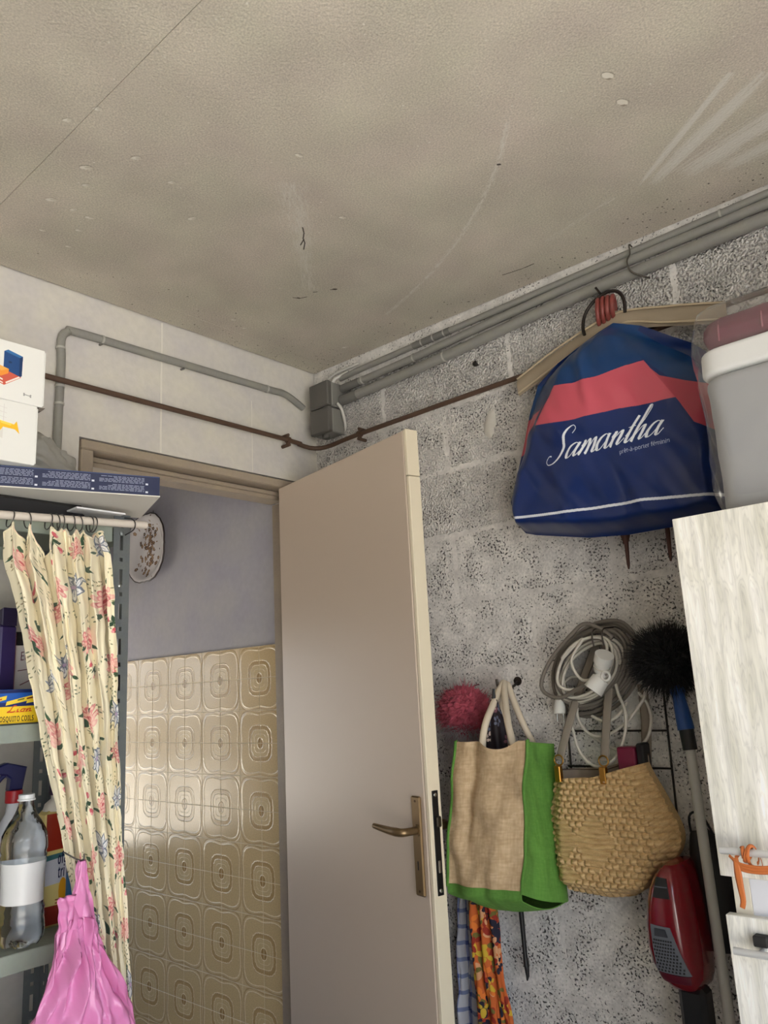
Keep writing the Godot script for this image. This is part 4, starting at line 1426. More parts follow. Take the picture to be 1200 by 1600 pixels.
func build_pink_bag() -> void:
	var pink := mat(rgb(236, 150, 202), 0.2)
	pink.backlight_enabled = true
	pink.backlight = Color(0.65, 0.35, 0.52)
	var t := thing("pink_carrier_bag", "pink plastic carrier bag hanging in front of the floral curtain", "bag", Vector3(-1.094, 0.62, 0.525))
	var at := -Vector3(-1.08, 0.62, 0.50)
	var n := noise(1.6, 41, 2)
	var n2 := noise(4.0, 42, 2)
	var n3 := noise(9.0, 43, 2)
	var lx := [[0.56, -1.150], [0.70, -1.196], [0.784, -1.196], [0.843, -1.180], [0.933, -1.147], [0.975, -1.141], [1.00, -1.133]]
	var rx := [[0.56, -1.02], [0.66, -0.995], [0.784, -0.990], [0.828, -0.996], [0.87, -1.020], [0.906, -1.041], [0.975, -1.072], [1.00, -1.084]]
	var body := func(u: float, v: float) -> Vector3:
		var y := lerpf(0.56, 1.0, v)
		var a: float = lerp_table(lx, y)
		var b: float = lerp_table(rx, y)
		var w := u * TAU
		var crease := n.get_noise_3d(cos(w) * 0.55 + y * 1.6, y * 4.2 - cos(w) * 0.9, sin(w) * 0.3)
		var fine := n2.get_noise_3d(cos(w) * 0.8 - y * 1.5, y * 3.0, sin(w))
		var d := lerpf(0.040, 0.008, smoothstep(0.75, 1.0, y))
		var x := (a + b) / 2.0 + cos(w) * (b - a) / 2.0
		var z := 0.505 + sin(w) * d + (0.055 * absf(crease) + 0.005 * absf(fine) - 0.012 + 0.003 * absf(n3.get_noise_3d(cos(w) * 0.4 + y, y * 2.6 - cos(w), sin(w) * 0.4))) * signf(sin(w)) * smoothstep(0.0, 0.4, absf(sin(w)))
		return Vector3(x + 0.006 * fine, y + (0.02 * sin(w) if v < 0.05 else 0.0), z)
	obj("bag_body", Shape.new().grid(120, 70, body, true).done(), pink, t, at)
	# bottom fold closes the sack
	obj("bottom_fold", Shape.new().grid(60, 6, func(u, v):
		var p: Vector3 = body.call(u * 0.5, 0.0)
		var q: Vector3 = body.call(1.0 - u * 0.5, 0.0)
		return p.lerp(q, v) + Vector3(0, -0.012 * sin(v * PI), 0)).done(), pink, t, at)
	# two handle loops, one hung on a pin through the curtain
	var strap := func(a: Vector3, b: Vector3, top: Vector3, wa: float, wt: float, off: float) -> Mesh:
		return Shape.new().sheet(28, 8, func(u, v):
			var p := a.lerp(top, minf(u * 2.0, 1.0)) if u < 0.5 else top.lerp(b, (u - 0.5) * 2.0)
			var w := lerpf(wa, wt, 1.0 - absf(u - 0.5) * 2.0)
			var arch := sin(u * PI)
			return p + Vector3((v - 0.5) * w, 0.004 * arch, off + 0.004 * sin(v * 9.0 + u * 12.0) + 0.003 * sin(u * 25.0)), 0.0008).done()
	obj("handle", strap.call(Vector3(-1.104, 0.985, 0.515), Vector3(-1.088, 0.985, 0.495), Vector3(-1.1015, 1.090, 0.503), 0.040, 0.013, 0.0), pink, t, at)
	obj("handle", strap.call(Vector3(-1.142, 0.985, 0.517), Vector3(-1.118, 0.985, 0.492), Vector3(-1.128, 1.036, 0.508), 0.016, 0.030, 0.0), pink, t, at)
	obj("gathers", Shape.new().grid(60, 12, func(u, v):
		var w: float = u * TAU
		var k: float = smoothstep(0.0, 1.0, v)
		var fr: float = 1.0 + 0.09 * sin(w * 5.0 + v * 4.0)
		return Vector3(lerpf(-1.110, -1.1015, k) + cos(w) * lerpf(0.028, 0.006, k) * fr, lerpf(0.955, 1.092, v), 0.505 + sin(w) * lerpf(0.011, 0.005, k) * fr), true).done(), pink, t, at)
	var pin := obj("curtain_pin", Shape.new().tube(curve([Vector3(-1.1100, 1.098, 0.450), Vector3(-1.1140, 1.092, 0.515), Vector3(-1.1155, 1.097, 0.537), Vector3(-1.1155, 1.104, 0.535)], 0.006), 0.0016, 6).done(), mat(rgb(120, 118, 116), 0.3, 0.9))
	tag(pin, "small metal pin in the curtain holding the pink bag", "pin")


func build_boxes_on_top() -> void:
	var white := mat(rgb(228, 227, 222), 0.5)
	# two white cartons with toy-like furniture pictures
	var ims := []
	var ia := picture(1024, 448, rgb(230, 229, 224))
	fill(ia, [Vector2(600, 90), Vector2(690, 96), Vector2(712, 118), Vector2(712, 228), Vector2(650, 270), Vector2(600, 262)], rgb(24, 32, 44))
	fill(ia, [Vector2(604, 96), Vector2(688, 100), Vector2(706, 120), Vector2(612, 122)], rgb(44, 88, 140))
	fill(ia, [Vector2(606, 130), Vector2(688, 134), Vector2(680, 166), Vector2(684, 196), Vector2(640, 232), Vector2(606, 236)], rgb(224, 228, 228))
	fill(ia, [Vector2(742, 84), Vector2(850, 96), Vector2(850, 262), Vector2(742, 222)], rgb(30, 72, 126))
	fill(ia, [Vector2(742, 84), Vector2(768, 66), Vector2(872, 92), Vector2(850, 108)], rgb(52, 108, 164))
	fill(ia, [Vector2(850, 108), Vector2(872, 92), Vector2(870, 246), Vector2(850, 266)], rgb(22, 52, 96))
	disc(ia, Vector2(786, 160), 12, rgb(22, 50, 92), 0.7)
	fill(ia, [Vector2(626, 244), Vector2(720, 216), Vector2(868, 258), Vector2(752, 346), Vector2(604, 296)], rgb(206, 92, 72))
	fill(ia, [Vector2(634, 262), Vector2(742, 300), Vector2(742, 312), Vector2(628, 274)], rgb(240, 226, 214))
	fill(ia, [Vector2(628, 286), Vector2(744, 326), Vector2(744, 336), Vector2(626, 296)], rgb(240, 226, 214))
	fill(ia, [Vector2(760, 320), Vector2(850, 254), Vector2(858, 262), Vector2(764, 332)], rgb(240, 226, 214))
	fill(ia, [Vector2(640, 218), Vector2(700, 196), Vector2(780, 216), Vector2(776, 250), Vector2(726, 282), Vector2(644, 254)], rgb(236, 148, 54))
	fill(ia, [Vector2(652, 214), Vector2(702, 196), Vector2(778, 214), Vector2(730, 240)], rgb(248, 176, 84))
	stroke(ia, [Vector2(894, 382), Vector2(936, 386)], 6, rgb(150, 150, 148))
	for p in [Vector2(892, 376), Vector2(892, 388), Vector2(938, 380), Vector2(938, 392)]:
		disc(ia, p, 6, rgb(150, 150, 148))
	ims.append(ia)
	var ib := picture(1024, 448, rgb(228, 227, 222))
	fill(ib, [Vector2(600, 150), Vector2(800, 170), Vector2(800, 290), Vector2(600, 250)], rgb(218, 214, 208))
	for k in 4:
		stroke(ib, [Vector2(600, 30 + k * 36), Vector2(820, 60 + k * 36)], 4, rgb(214, 210, 206))
		stroke(ib, [Vector2(650 + k * 50, 30), Vector2(650 + k * 50, 170)], 4, rgb(214, 210, 206))
	fill(ib, [Vector2(540, 120), Vector2(720, 128), Vector2(744, 146), Vector2(744, 190), Vector2(728, 210), Vector2(722, 168), Vector2(560, 160)], rgb(58, 148, 84))
	fill(ib, [Vector2(540, 112), Vector2(720, 122), Vector2(744, 140), Vector2(560, 138)], rgb(104, 186, 122))
	fill(ib, [Vector2(560, 220), Vector2(720, 230), Vector2(690, 300), Vector2(560, 280)], rgb(190, 192, 194))
	fill(ib, [Vector2(776, 158), Vector2(872, 172), Vector2(890, 144), Vector2(912, 236), Vector2(880, 208), Vector2(800, 204), Vector2(776, 244)], rgb(244, 190, 44))
	fill(ib, [Vector2(776, 158), Vector2(860, 168), Vector2(850, 186), Vector2(786, 178)], rgb(252, 214, 92))
	ims.append(ib)
	for k in 2:
		var x1: float = [-1.176, -1.187][k]
		var y0: float = [1.974, 1.8465][k]
		var y1: float = [2.101, 1.9735][k]
		var t := thing("white_carton", ["upper white carton printed with dark blue and orange furniture", "lower white carton printed with green and yellow furniture"][k], "box", Vector3(x1 - 0.15, y0, 0.30), "white cartons")
		obj("carton", boxes([[-0.15, 0.15, 0.0, y1 - y0, -0.12, 0.12]], 0.0015), white, t)
		var f := Shape.new()
		f.face([Vector3(-0.149, 0.001, 0.1203), Vector3(0.149, 0.001, 0.1203), Vector3(0.149, y1 - y0 - 0.001, 0.1203), Vector3(-0.149, y1 - y0 - 0.001, 0.1203)], Vector3.INF, [Vector2(0, 1), Vector2(1, 1), Vector2(1, 0), Vector2(0, 0)])
		obj("print", f.done(), printed(ims[k], 0.5), t)
		obj("flap", boxes([[0.1502, 0.1535, 0.004, y1 - y0 - 0.003, -0.10, 0.118]], 0.001), white, t)
		if k == 0:
			obj("torn_corner", Shape.new().extrude(PackedVector2Array([Vector2(0.1425, -0.001), Vector2(0.156, 0.0), Vector2(0.152, -0.005), Vector2(0.1425, -0.010)]), 0.08, 0.119).done(), mat(rgb(96, 88, 80), 0.9), t)
	# dark blue carton with small print, standing askew
	var tim := picture(1024, 128, rgb(34, 42, 74))
	fill(tim, [Vector2(0, 0), Vector2(1024, 0), Vector2(1024, 5), Vector2(0, 5)], rgb(64, 76, 118))
	var rr := rand(3)
	for blk in [[24, 40], [250, 18], [496, 66], [744, 90]]:
		for para in 2:
			var right: float = blk[0] + 222.0
			for l in 5:
				var y := 16.0 + para * 54.0 + l * 9.0
				var x: float = blk[0] + (rr.randf_range(0, 70) if l < 2 else 0.0)
				while x < right - 14:
					var w := rr.randf_range(8, 26)
					fill(tim, [Vector2(x, y), Vector2(minf(x + w, right - 14), y), Vector2(minf(x + w, right - 14), y + 4.4), Vector2(x, y + 4.4)], rgb(150, 156, 178))
					x += w + 4
			fill(tim, [Vector2(right - 8, 50 + para * 54), Vector2(right + 4, 50 + para * 54), Vector2(right + 4, 62 + para * 54), Vector2(right - 8, 62 + para * 54)], rgb(206, 210, 222))
	var dt := thing("dark_blue_carton", "flat dark blue carton with small white print under the white cartons", "box", Vector3(-0.945, 1.8, 0.497))
	dt.rotation.y = deg_to_rad(-20.0)
	obj("carton", boxes([[-0.46, 0.0, 0.002, 0.0455, -0.215, 0.0]], 0.001), mat(rgb(36, 42, 70), 0.42), dt)
	obj("tray", boxes([[-0.461, 0.001, 0.0, 0.0025, -0.216, 0.001]], 0.0006), mat(rgb(224, 220, 212), 0.7), dt)
	var f := Shape.new()
	f.face([Vector3(-0.459, 0.003, 0.0003), Vector3(-0.001, 0.003, 0.0003), Vector3(-0.001, 0.0448, 0.0003), Vector3(-0.459, 0.0448, 0.0003)], Vector3.INF, [Vector2(0, 1), Vector2(1, 1), Vector2(1, 0), Vector2(0, 0)])
	obj("print", f.done(), printed(tim, 0.28), dt)
	# what it rests on
	var bk := obj("black_flat_case", boxes([[-1.44, -1.035, 1.7535, 1.7985, 0.09, 0.345]], 0.008), mat(rgb(26, 25, 28), 0.45))
	tag(bk, "black flat case on the top shelf under the dark blue carton", "case")
	var pp := obj("folded_paper", Shape.new().box(Vector3(-1.022, 1.7800, 0.345), Vector3(0.115, 0.004, 0.09), 0.001).done(), mat(rgb(224, 222, 224), 0.7))
	pp.rotation.z = 0.0
	pp.position.y = 0.0
	tag(pp, "folded white paper sticking out beside the black case", "paper")
	# crumpled grey plastic bag behind
	var n := noise(2.2, 61, 2)
	var n2 := noise(6.0, 62, 2)
	var sb := Shape.new().grid(70, 36, func(u, v):
		var a: float = u * TAU
		var b: float = (v - 0.5) * PI
		var d := Vector3(cos(a) * cos(b), sin(b), -sin(a) * cos(b))
		var r: float = 1.0 + 0.30 * absf(n.get_noise_3dv(d * 0.8)) + 0.14 * absf(n2.get_noise_3dv(d * 0.6))
		var p := Vector3(d.x * 0.115, d.y * 0.085, d.z * 0.065) * r
		p.y -= p.x * 0.55
		return p, true)
	var gm := mat(rgb(162, 160, 153), 0.30)
	var o := obj("grey_plastic_bag", sb.done(), gm, self, Vector3(-1.035, 1.925, 0.105))
	tag(o, "crumpled silvery grey plastic bag behind the white cartons", "bag")


# ---------------------------------------------------------------- bags on the block wall

func dress_print() -> StandardMaterial3D:
	var size := 1024
	var z0 := 0.82
	var y1 := 2.25
	var per := 1024.0 / 0.62
	var at := func(z: float, y: float) -> Vector2: return Vector2((z - z0) * per, (y1 - y) * per)
	var im := picture(size, size, rgb(14, 40, 98))
	var poly := func(ps: Array, c: Color) -> void:
		var q := []
		for p in ps:
			q.append(at.call(p[0], p[1]))
		fill(im, q, c)
	poly.call([[0.8, 2.3], [1.5, 2.3], [1.5, 1.99], [1.345, 2.02], [1.285, 2.09], [1.17, 2.082], [1.045, 2.097], [0.95, 2.06], [0.8, 2.05]], rgb(16, 60, 112))
	var salmon := rgb(206, 88, 104)
	poly.call([[1.045, 2.099], [1.10, 2.086], [1.17, 2.082], [1.24, 2.087], [1.287, 2.086], [1.345, 1.980], [1.30, 1.980], [1.24, 1.986], [1.10, 1.988], [1.04, 1.996], [0.981, 2.008]], salmon)
	poly.call([[1.300, 2.062], [1.317, 2.040], [1.36, 2.024], [1.45, 2.00], [1.45, 1.880], [1.409, 1.892], [1.378, 1.911], [1.345, 1.978]], rgb(190, 72, 90))
	poly.call([[1.005, 2.062], [0.988, 2.050], [0.80, 2.055], [0.80, 1.93], [0.913, 1.963], [0.95, 2.0], [0.971, 2.016]], rgb(196, 78, 94))
	var stripe := []
	for p in [[0.84, 1.7865], [0.90, 1.779], [1.028, 1.7665], [1.12, 1.7615], [1.242, 1.7555], [1.33, 1.7485], [1.44, 1.7435]]:
		stripe.append(at.call(p[0], p[1]))
	stroke(im, curve(stripe, 20.0), 11.0, rgb(226, 228, 236))
	# the shop's name in a copperplate hand
	var base: Vector2 = at.call(1.040, 1.896)
	var turn := -0.015
	var xh := 56.0
	var pen := func(pts: Array, ox: float) -> void:
		var q := []
		for p in pts:
			q.append(base + Vector2((p[0] + ox) * xh * 1.02 + p[1] * xh * 0.62, -p[1] * xh).rotated(turn))
		q = curve(q, 3.0)
		var ws := []
		for i in q.size():
			var d: Vector2 = (q[mini(i + 1, q.size() - 1)] - q[maxi(i - 1, 0)]).normalized()
			ws.append(3.4 + 9.6 * pow(clampf(d.y, 0.0, 1.0), 1.4))
		stroke(im, q, ws, rgb(232, 236, 242))
	var a_ := [[0.72, 0.80], [0.5, 0.98], [0.18, 0.80], [0.02, 0.40], [0.14, 0.04], [0.38, 0.10], [0.66, 0.55], [0.76, 0.96], [0.70, 0.45], [0.74, 0.06], [0.92, 0.06], [1.12, 0.38]]
	pen.call([[1.55, 1.75], [1.70, 2.05], [1.40, 2.30], [1.02, 2.15], [0.92, 1.75], [1.10, 1.30], [1.28, 0.85], [1.15, 0.30], [0.75, -0.05], [0.30, -0.05], [0.02, 0.22], [0.10, 0.55], [0.34, 0.50]], -1.15)
	pen.call(a_, 0.62)
	pen.call([[0.0, 0.6], [0.16, 0.96], [0.14, 0.5], [0.10, 0.0], [0.12, 0.15], [0.34, 0.78], [0.52, 0.96], [0.58, 0.6], [0.54, 0.0], [0.56, 0.15], [0.80, 0.80], [0.98, 0.95], [1.02, 0.55], [1.0, 0.08], [1.16, 0.05], [1.36, 0.38]], 1.66)
	pen.call(a_, 2.92)
	pen.call([[0.0, 0.6], [0.16, 0.96], [0.14, 0.5], [0.10, 0.0], [0.12, 0.15], [0.38, 0.80], [0.58, 0.95], [0.62, 0.55], [0.60, 0.08], [0.76, 0.05], [0.96, 0.38]], 3.98)
	pen.call([[0.0, 0.45], [0.22, 1.1], [0.30, 1.75], [0.22, 1.0], [0.16, 0.2], [0.30, 0.0], [0.55, 0.35]], 4.98)
	pen.call([[0.02, 1.02], [0.5, 1.06]], 4.92)
	pen.call([[0.05, 0.45], [0.40, 1.5], [0.50, 2.15], [0.36, 2.25], [0.24, 1.7], [0.14, 0.7], [0.10, 0.0], [0.14, 0.2], [0.40, 0.82], [0.60, 0.95], [0.64, 0.55], [0.62, 0.08], [0.78, 0.05], [0.98, 0.38]], 5.50)
	pen.call(a_, 6.52)
	text(im, "prêt-à-porter féminin", 48, at.call(1.203, 1.871), Vector2(20.5, 23), rgb(206, 212, 226), -0.02)
	var m := printed(im, 0.28)
	return m


func build_dress_bag() -> void:
	var t := thing("dress_carrier", "navy and salmon plastic dress bag hanging high on the block wall", "bag", Vector3(-0.11, 1.7, 1.14))
	var at := -t.position
	var n := noise(2.2, 71, 2)
	var n2 := noise(5.0, 72, 2)
	var lz := [[0.0, 0.884], [0.06, 0.862], [0.20, 0.846], [0.50, 0.900], [0.70, 0.931], [0.86, 0.965], [0.95, 1.03], [1.0, 1.09]]
	var rz := [[0.0, 1.398], [0.10, 1.414], [0.45, 1.424], [0.75, 1.422], [0.92, 1.410], [1.0, 1.38]]
	var fl := [[1.70, 0.895], [1.80, 0.892], [1.90, 0.925], [2.007, 0.983], [2.097, 1.045], [2.2, 1.10]]
	var fr := [[1.70, 1.41], [1.85, 1.392], [1.977, 1.345], [2.08, 1.290], [2.2, 1.225]]
	var spot := func(u: float, v: float) -> Vector2:
		var bot := lerp_table([[0.0, 1.748], [0.06, 1.738], [0.35, 1.706], [0.55, 1.696], [0.85, 1.696], [1.0, 1.712]], u)
		var top := lerp_table([[0.0, 2.206], [0.22, 2.228], [0.36, 2.238], [0.60, 2.205], [0.85, 2.150], [1.0, 2.118]], u)
		return Vector2(lerpf(lerp_table(lz, v), lerp_table(rz, v), u), lerpf(bot, top, v))
	var deep := func(z: float, y: float, u: float, v: float) -> float:
		var a: float = lerp_table(fl, y)
		var b: float = lerp_table(fr, y)
		var d := 0.146
		if z < a:
			d -= (a - z) * 0.62
		if z > b:
			d -= (z - b) * 0.75
		d += 0.016 * sin(clampf((z - a) / maxf(b - a, 0.05), 0.0, 1.0) * PI)
		d -= 0.05 * smoothstep(0.80, 1.0, v)
		d += 0.016 * n.get_noise_2d(z * 2.2, y * 1.6) + 0.006 * n2.get_noise_2d(z * 2.0 + y, y * 0.7)
		d += 0.010 * exp(-pow((z - (1.13 + (2.1 - y) * 0.12)) / 0.018, 2.0)) * smoothstep(1.95, 2.1, y)
		var e: float = minf(minf(u, 1.0 - u), minf(v, 1.0 - v))
		return lerpf(0.086, d, smoothstep(0.0, 0.07, e))
	var g := Shape.new().grid(110, 96, func(u, v):
		var p: Vector2 = spot.call(1.0 - u, v)
		return Vector3(-deep.call(p.x, p.y, 1.0 - u, v), p.y, p.x))
	for k in g.v.size():
		g.uv[k] = Vector2((g.v[k].z - 0.82) / 0.62, (2.25 - g.v[k].y) / 0.62)
	var back := Shape.new().grid(40, 40, func(u, v):
		var p: Vector2 = spot.call(u, v)
		var e: float = minf(minf(u, 1.0 - u), minf(v, 1.0 - v))
		return Vector3(-lerpf(0.086, 0.072, smoothstep(0.0, 0.1, e)), p.y, p.x))
	for k in back.v.size():
		back.uv[k] = Vector2(0.5, 0.95)
	var skin := dress_print()
	obj("front_sheet", g.done(), skin, t, at)
	obj("back_sheet", back.done(), skin, t, at)
	# tan webbing of a folded deck seat hung behind it, brown rod legs below
	var tan_ := mat(rgb(158, 143, 122), 0.6)
	var rope := mat(rgb(196, 178, 148), 0.6)
	var s := thing("folded_deckchair", "folded tan canvas deckchair with brown rod legs behind the navy bag", "deckchair", Vector3(-0.05, 1.65, 1.15))
	var sa := -s.position
	var band := func(a: Vector3, b: Vector3, wide: float) -> Mesh:
		return Shape.new().sheet(24, 8, func(u, v):
			var p := a.lerp(b, u)
			return p + Vector3(-0.006 * sin(v * PI) + 0.0015 * sin(u * 18.0), (v - 0.5) * wide + 0.004 * sin(u * 3.0), 0), 0.003).done()
	var a1 := wp(0.885, 2.165, 0.052)
	var b1 := wp(1.190, 2.252, 0.060)
	var c1 := wp(1.46, 2.172, 0.060)
	obj("canvas_band", band.call(b1, a1, 0.048), tan_, s, sa)
	obj("canvas_band", band.call(c1, b1, 0.052), tan_, s, sa)
	for o in [0.026, -0.016]:
		obj("piping", Shape.new().tube(curve([a1 + Vector3(-0.006, o, 0), (a1 + b1) / 2.0 + Vector3(-0.011, o + 0.004, 0), b1 + Vector3(-0.006, o * 0.7, 0), (b1 + c1) / 2.0 + Vector3(-0.011, o, 0), c1 + Vector3(-0.006, o, 0)], 0.02), 0.003, 6).done(), rope, s, sa)
	var rust := mat(rgb(78, 46, 36), 0.6, 0.2)
	for l in [[wp(1.158, 2.20, 0.055), wp(1.145, 1.618, 0.060)], [wp(1.262, 2.18, 0.055), wp(1.250, 1.622, 0.060)]]:
		obj("rod_leg", Shape.new().tube([l[0], l[1].lerp(l[0], 0.12), l[1].lerp(l[0], 0.02), l[1]], [0.006, 0.006, 0.0042, 0.002], 8).done(), rust, s, sa)
	obj("leg_socket", Shape.new().tube([wp(1.1485, 1.735, 0.060), wp(1.146, 1.700, 0.060), wp(1.1455, 1.680, 0.060)], [0.014, 0.012, 0.006], 8).done(), rust, s, sa)
	# red hose coil over a black hook
	var red := mat(rgb(132, 62, 56), 0.45)
	var hc := thing("hose_coil", "small coil of dull red hose hooked above the navy bag", "hose", Vector3(-0.06, 2.26, 1.18))
	for k in 4:
		var ps := []
		for i in 36:
			var a := TAU * i / 36
			ps.append(wp(1.150 + k * 0.0135 + cos(a) * 0.008 + sin(a) * 0.003, 2.292 + sin(a) * (0.034 - 0.002 * k), 0.062 + cos(a) * 0.026) - hc.position)
		obj("turn", Shape.new().tube(ps, 0.0058, 9, true).done(), red, hc)
	var hk := thing("black_hook", "bent black metal hook holding the red hose coil", "hook")
	obj("hook_bar", Shape.new().tube(curve([wp(1.222, 2.262, 0.070), wp(1.224, 2.296, 0.072), wp(1.210, 2.324, 0.072), wp(1.180, 2.332, 0.074), wp(1.145, 2.318, 0.078), wp(1.120, 2.290, 0.082), wp(1.112, 2.256, 0.086), wp(1.116, 2.232, 0.090)], 0.01), 0.0045, 8).done(), mat(rgb(42, 34, 30), 0.5, 0.4), hk)
	obj("wall_nail", Shape.new().tube([wp(1.166, 2.330, 0.0), wp(1.163, 2.334, 0.06), wp(1.158, 2.352, 0.084)], 0.003, 7).done(), mat(rgb(52, 46, 42), 0.5, 0.6), hk)


func soft_slab(x0: float, x1: float, z0: float, z1: float, y0: float, y1: float, r: float, edge: float, nz: FastNoiseLite, amp: float, per_side := 18) -> ArrayMesh:  # a cushion-like block: rounded plan, rounded top and bottom edges
	var ring := func(grow: float, y: float) -> PackedVector3Array:
		var ps := PackedVector3Array()
		var a := Vector2(x0 - grow, z0 - grow)
		var b := Vector2(x1 + grow, z1 + grow)
		var rr: float = maxf(0.004, r + grow)
		var pts := []
		for c in [[b.x - rr, a.y + rr, 0.0], [b.x - rr, b.y - rr, 1.0], [a.x + rr, b.y - rr, 2.0], [a.x + rr, a.y + rr, 3.0]]:
			for k in 7:
				var w: float = -PI / 2 + c[2] * PI / 2 + PI / 2 * k / 6.0
				pts.append(Vector2(c[0] + cos(w) * rr, c[1] + sin(w) * rr))
			var nx: Array = {0.0: [b.x - rr, b.y - rr, 0.0], 1.0: [a.x + rr, b.y - rr, PI / 2], 2.0: [a.x + rr, a.y + rr, PI], 3.0: [b.x - rr, a.y + rr, PI * 1.5]}[c[2]]
			var from: Vector2 = pts[-1]
			var to := Vector2(nx[0] + cos(nx[2]) * rr, nx[1] + sin(nx[2]) * rr)
			for k in range(1, per_side):
				pts.append(from.lerp(to, float(k) / per_side))
		pts.reverse()  # counter-clockwise seen from above
		for p in pts:
			var q := Vector3(p.x, y, p.y)
			var out := Vector3(p.x - (x0 + x1) / 2.0, 0, p.y - (z0 + z1) / 2.0).normalized()
			ps.append(q + out * nz.get_noise_3dv(q) * amp)
		return ps
	var rs := []
	var rows := 14
	for k in 5:
		var w := PI / 2 * k / 4.0
		rs.append(ring.call(-edge * (1.0 - sin(w)), y0 + edge * (1.0 - cos(w))))
	for k in range(1, rows):
		rs.append(ring.call(0.0, lerpf(y0 + edge, y1 - edge, float(k) / rows)))
	for k in 5:
		var w := PI / 2 * k / 4.0
		rs.append(ring.call(-edge * (1.0 - cos(w)), y1 - edge * (1.0 - sin(w))))
	return Shape.new().rings(rs).done()


func build_bedding() -> void:
	var n := noise(6.0, 81, 3)
	var n2 := noise(12.0, 82, 3)
	var t := thing("bagged_bedding", "folded grey, white and maroon bedding in clear plastic on the cabinet", "bedding", Vector3(-0.2, 1.649, 1.74))
	var at := -t.position
	obj("grey_duvet", soft_slab(-0.362, -0.04, 1.474, 2.02, 1.652, 1.925, 0.045, 0.02, n, 0.006), mat(rgb(158, 158, 160), 0.8), t, at)
	obj("white_sheet", soft_slab(-0.365, -0.04, 1.471, 2.03, 1.926, 1.978, 0.048, 0.008, n, 0.005), mat(rgb(226, 226, 224), 0.75), t, at)
	var quilt := noise(9.0, 85, 2)
	obj("maroon_quilt", soft_slab(-0.352, -0.05, 1.478, 2.02, 1.978, 2.050, 0.05, 0.034, quilt, 0.008), mat(rgb(102, 46, 62), 0.7), t, at)
	for z in [1.52, 1.60, 1.68, 1.76, 1.84, 1.92]:
		obj("quilting_seam", Shape.new().tube(curve([wp(z, 1.99, 0.357), wp(z, 2.018, 0.352), wp(z, 2.046, 0.330), wp(z, 2.054, 0.28), wp(z, 2.054, 0.10)], 0.01), 0.0018, 5).done(), mat(rgb(150, 92, 104), 0.7), t, at)
	var film := mat(Color(0.92, 0.92, 0.9, 0.05), 0.14)
	film.transparency = BaseMaterial3D.TRANSPARENCY_ALPHA
	obj("plastic_cover", soft_slab(-0.378, -0.03, 1.458, 2.045, 1.6495, 2.072, 0.06, 0.045, n2, 0.012), film, t, at)
	# bunched neck of the cover
	obj("cover_neck", Shape.new().grid(48, 16, func(u, v):
		var a: float = u * TAU
		var f: float = 1.0 + 0.3 * n2.get_noise_2d(cos(a) * 1.0 + v, sin(a) * 1.0) + 0.15 * sin(a * 5.0 + v * 3.0)
		var r: float = lerp_table([[0.0, 0.075], [0.45, 0.030], [0.7, 0.022], [1.0, 0.045]], v) * f
		return Vector3(-0.19 - cos(a) * r, 2.055 + v * 0.085, 1.53 + v * 0.03 + sin(a) * r), true).done(), film, t, at)


func weave(c: Color, c2: Color, count: int, seed_: int) -> StandardMaterial3D:  # plain weave of slubby yarn
	var size := 512
	var im := Image.create(size, size, false, Image.FORMAT_RGB8)
	var hi := Image.create(size, size, false, Image.FORMAT_L8)
	var n := noise(0.02, seed_, 3)
	var cell := float(size) / count
	var rr := rand(seed_)
	var warp := []
	var weft := []
	for k in count:
		warp.append(rr.randf_range(0.55, 1.0))
		weft.append(rr.randf_range(0.55, 1.0))
	for y in size:
		for x in size:
			var i := int(x / cell)
			var j := int(y / cell)
			var fx := sin((x / cell - i) * PI)
			var fy := sin((y / cell - j) * PI)
			var over := (i + j) % 2 == 0
			var h: float = pow(fx, 0.6) * lerpf(0.5, 1.0, fy) * warp[i] if over else pow(fy, 0.6) * lerpf(0.5, 1.0, fx) * weft[j]
			var g: float = clampf(h * 0.9 + n.get_noise_2d(x * (1.0 if over else 0.3), y * (0.3 if over else 1.0)) * 0.5, 0.0, 1.0)
			im.set_pixel(x, y, c2.lerp(c, g))
			hi.set_pixel(x, y, Color(h, h, h))
	var m := printed(im, 0.9)
	m.heightmap_enabled = true
	m.heightmap_texture = ImageTexture.create_from_image(hi)
	m.heightmap_scale = 0.06
	return m


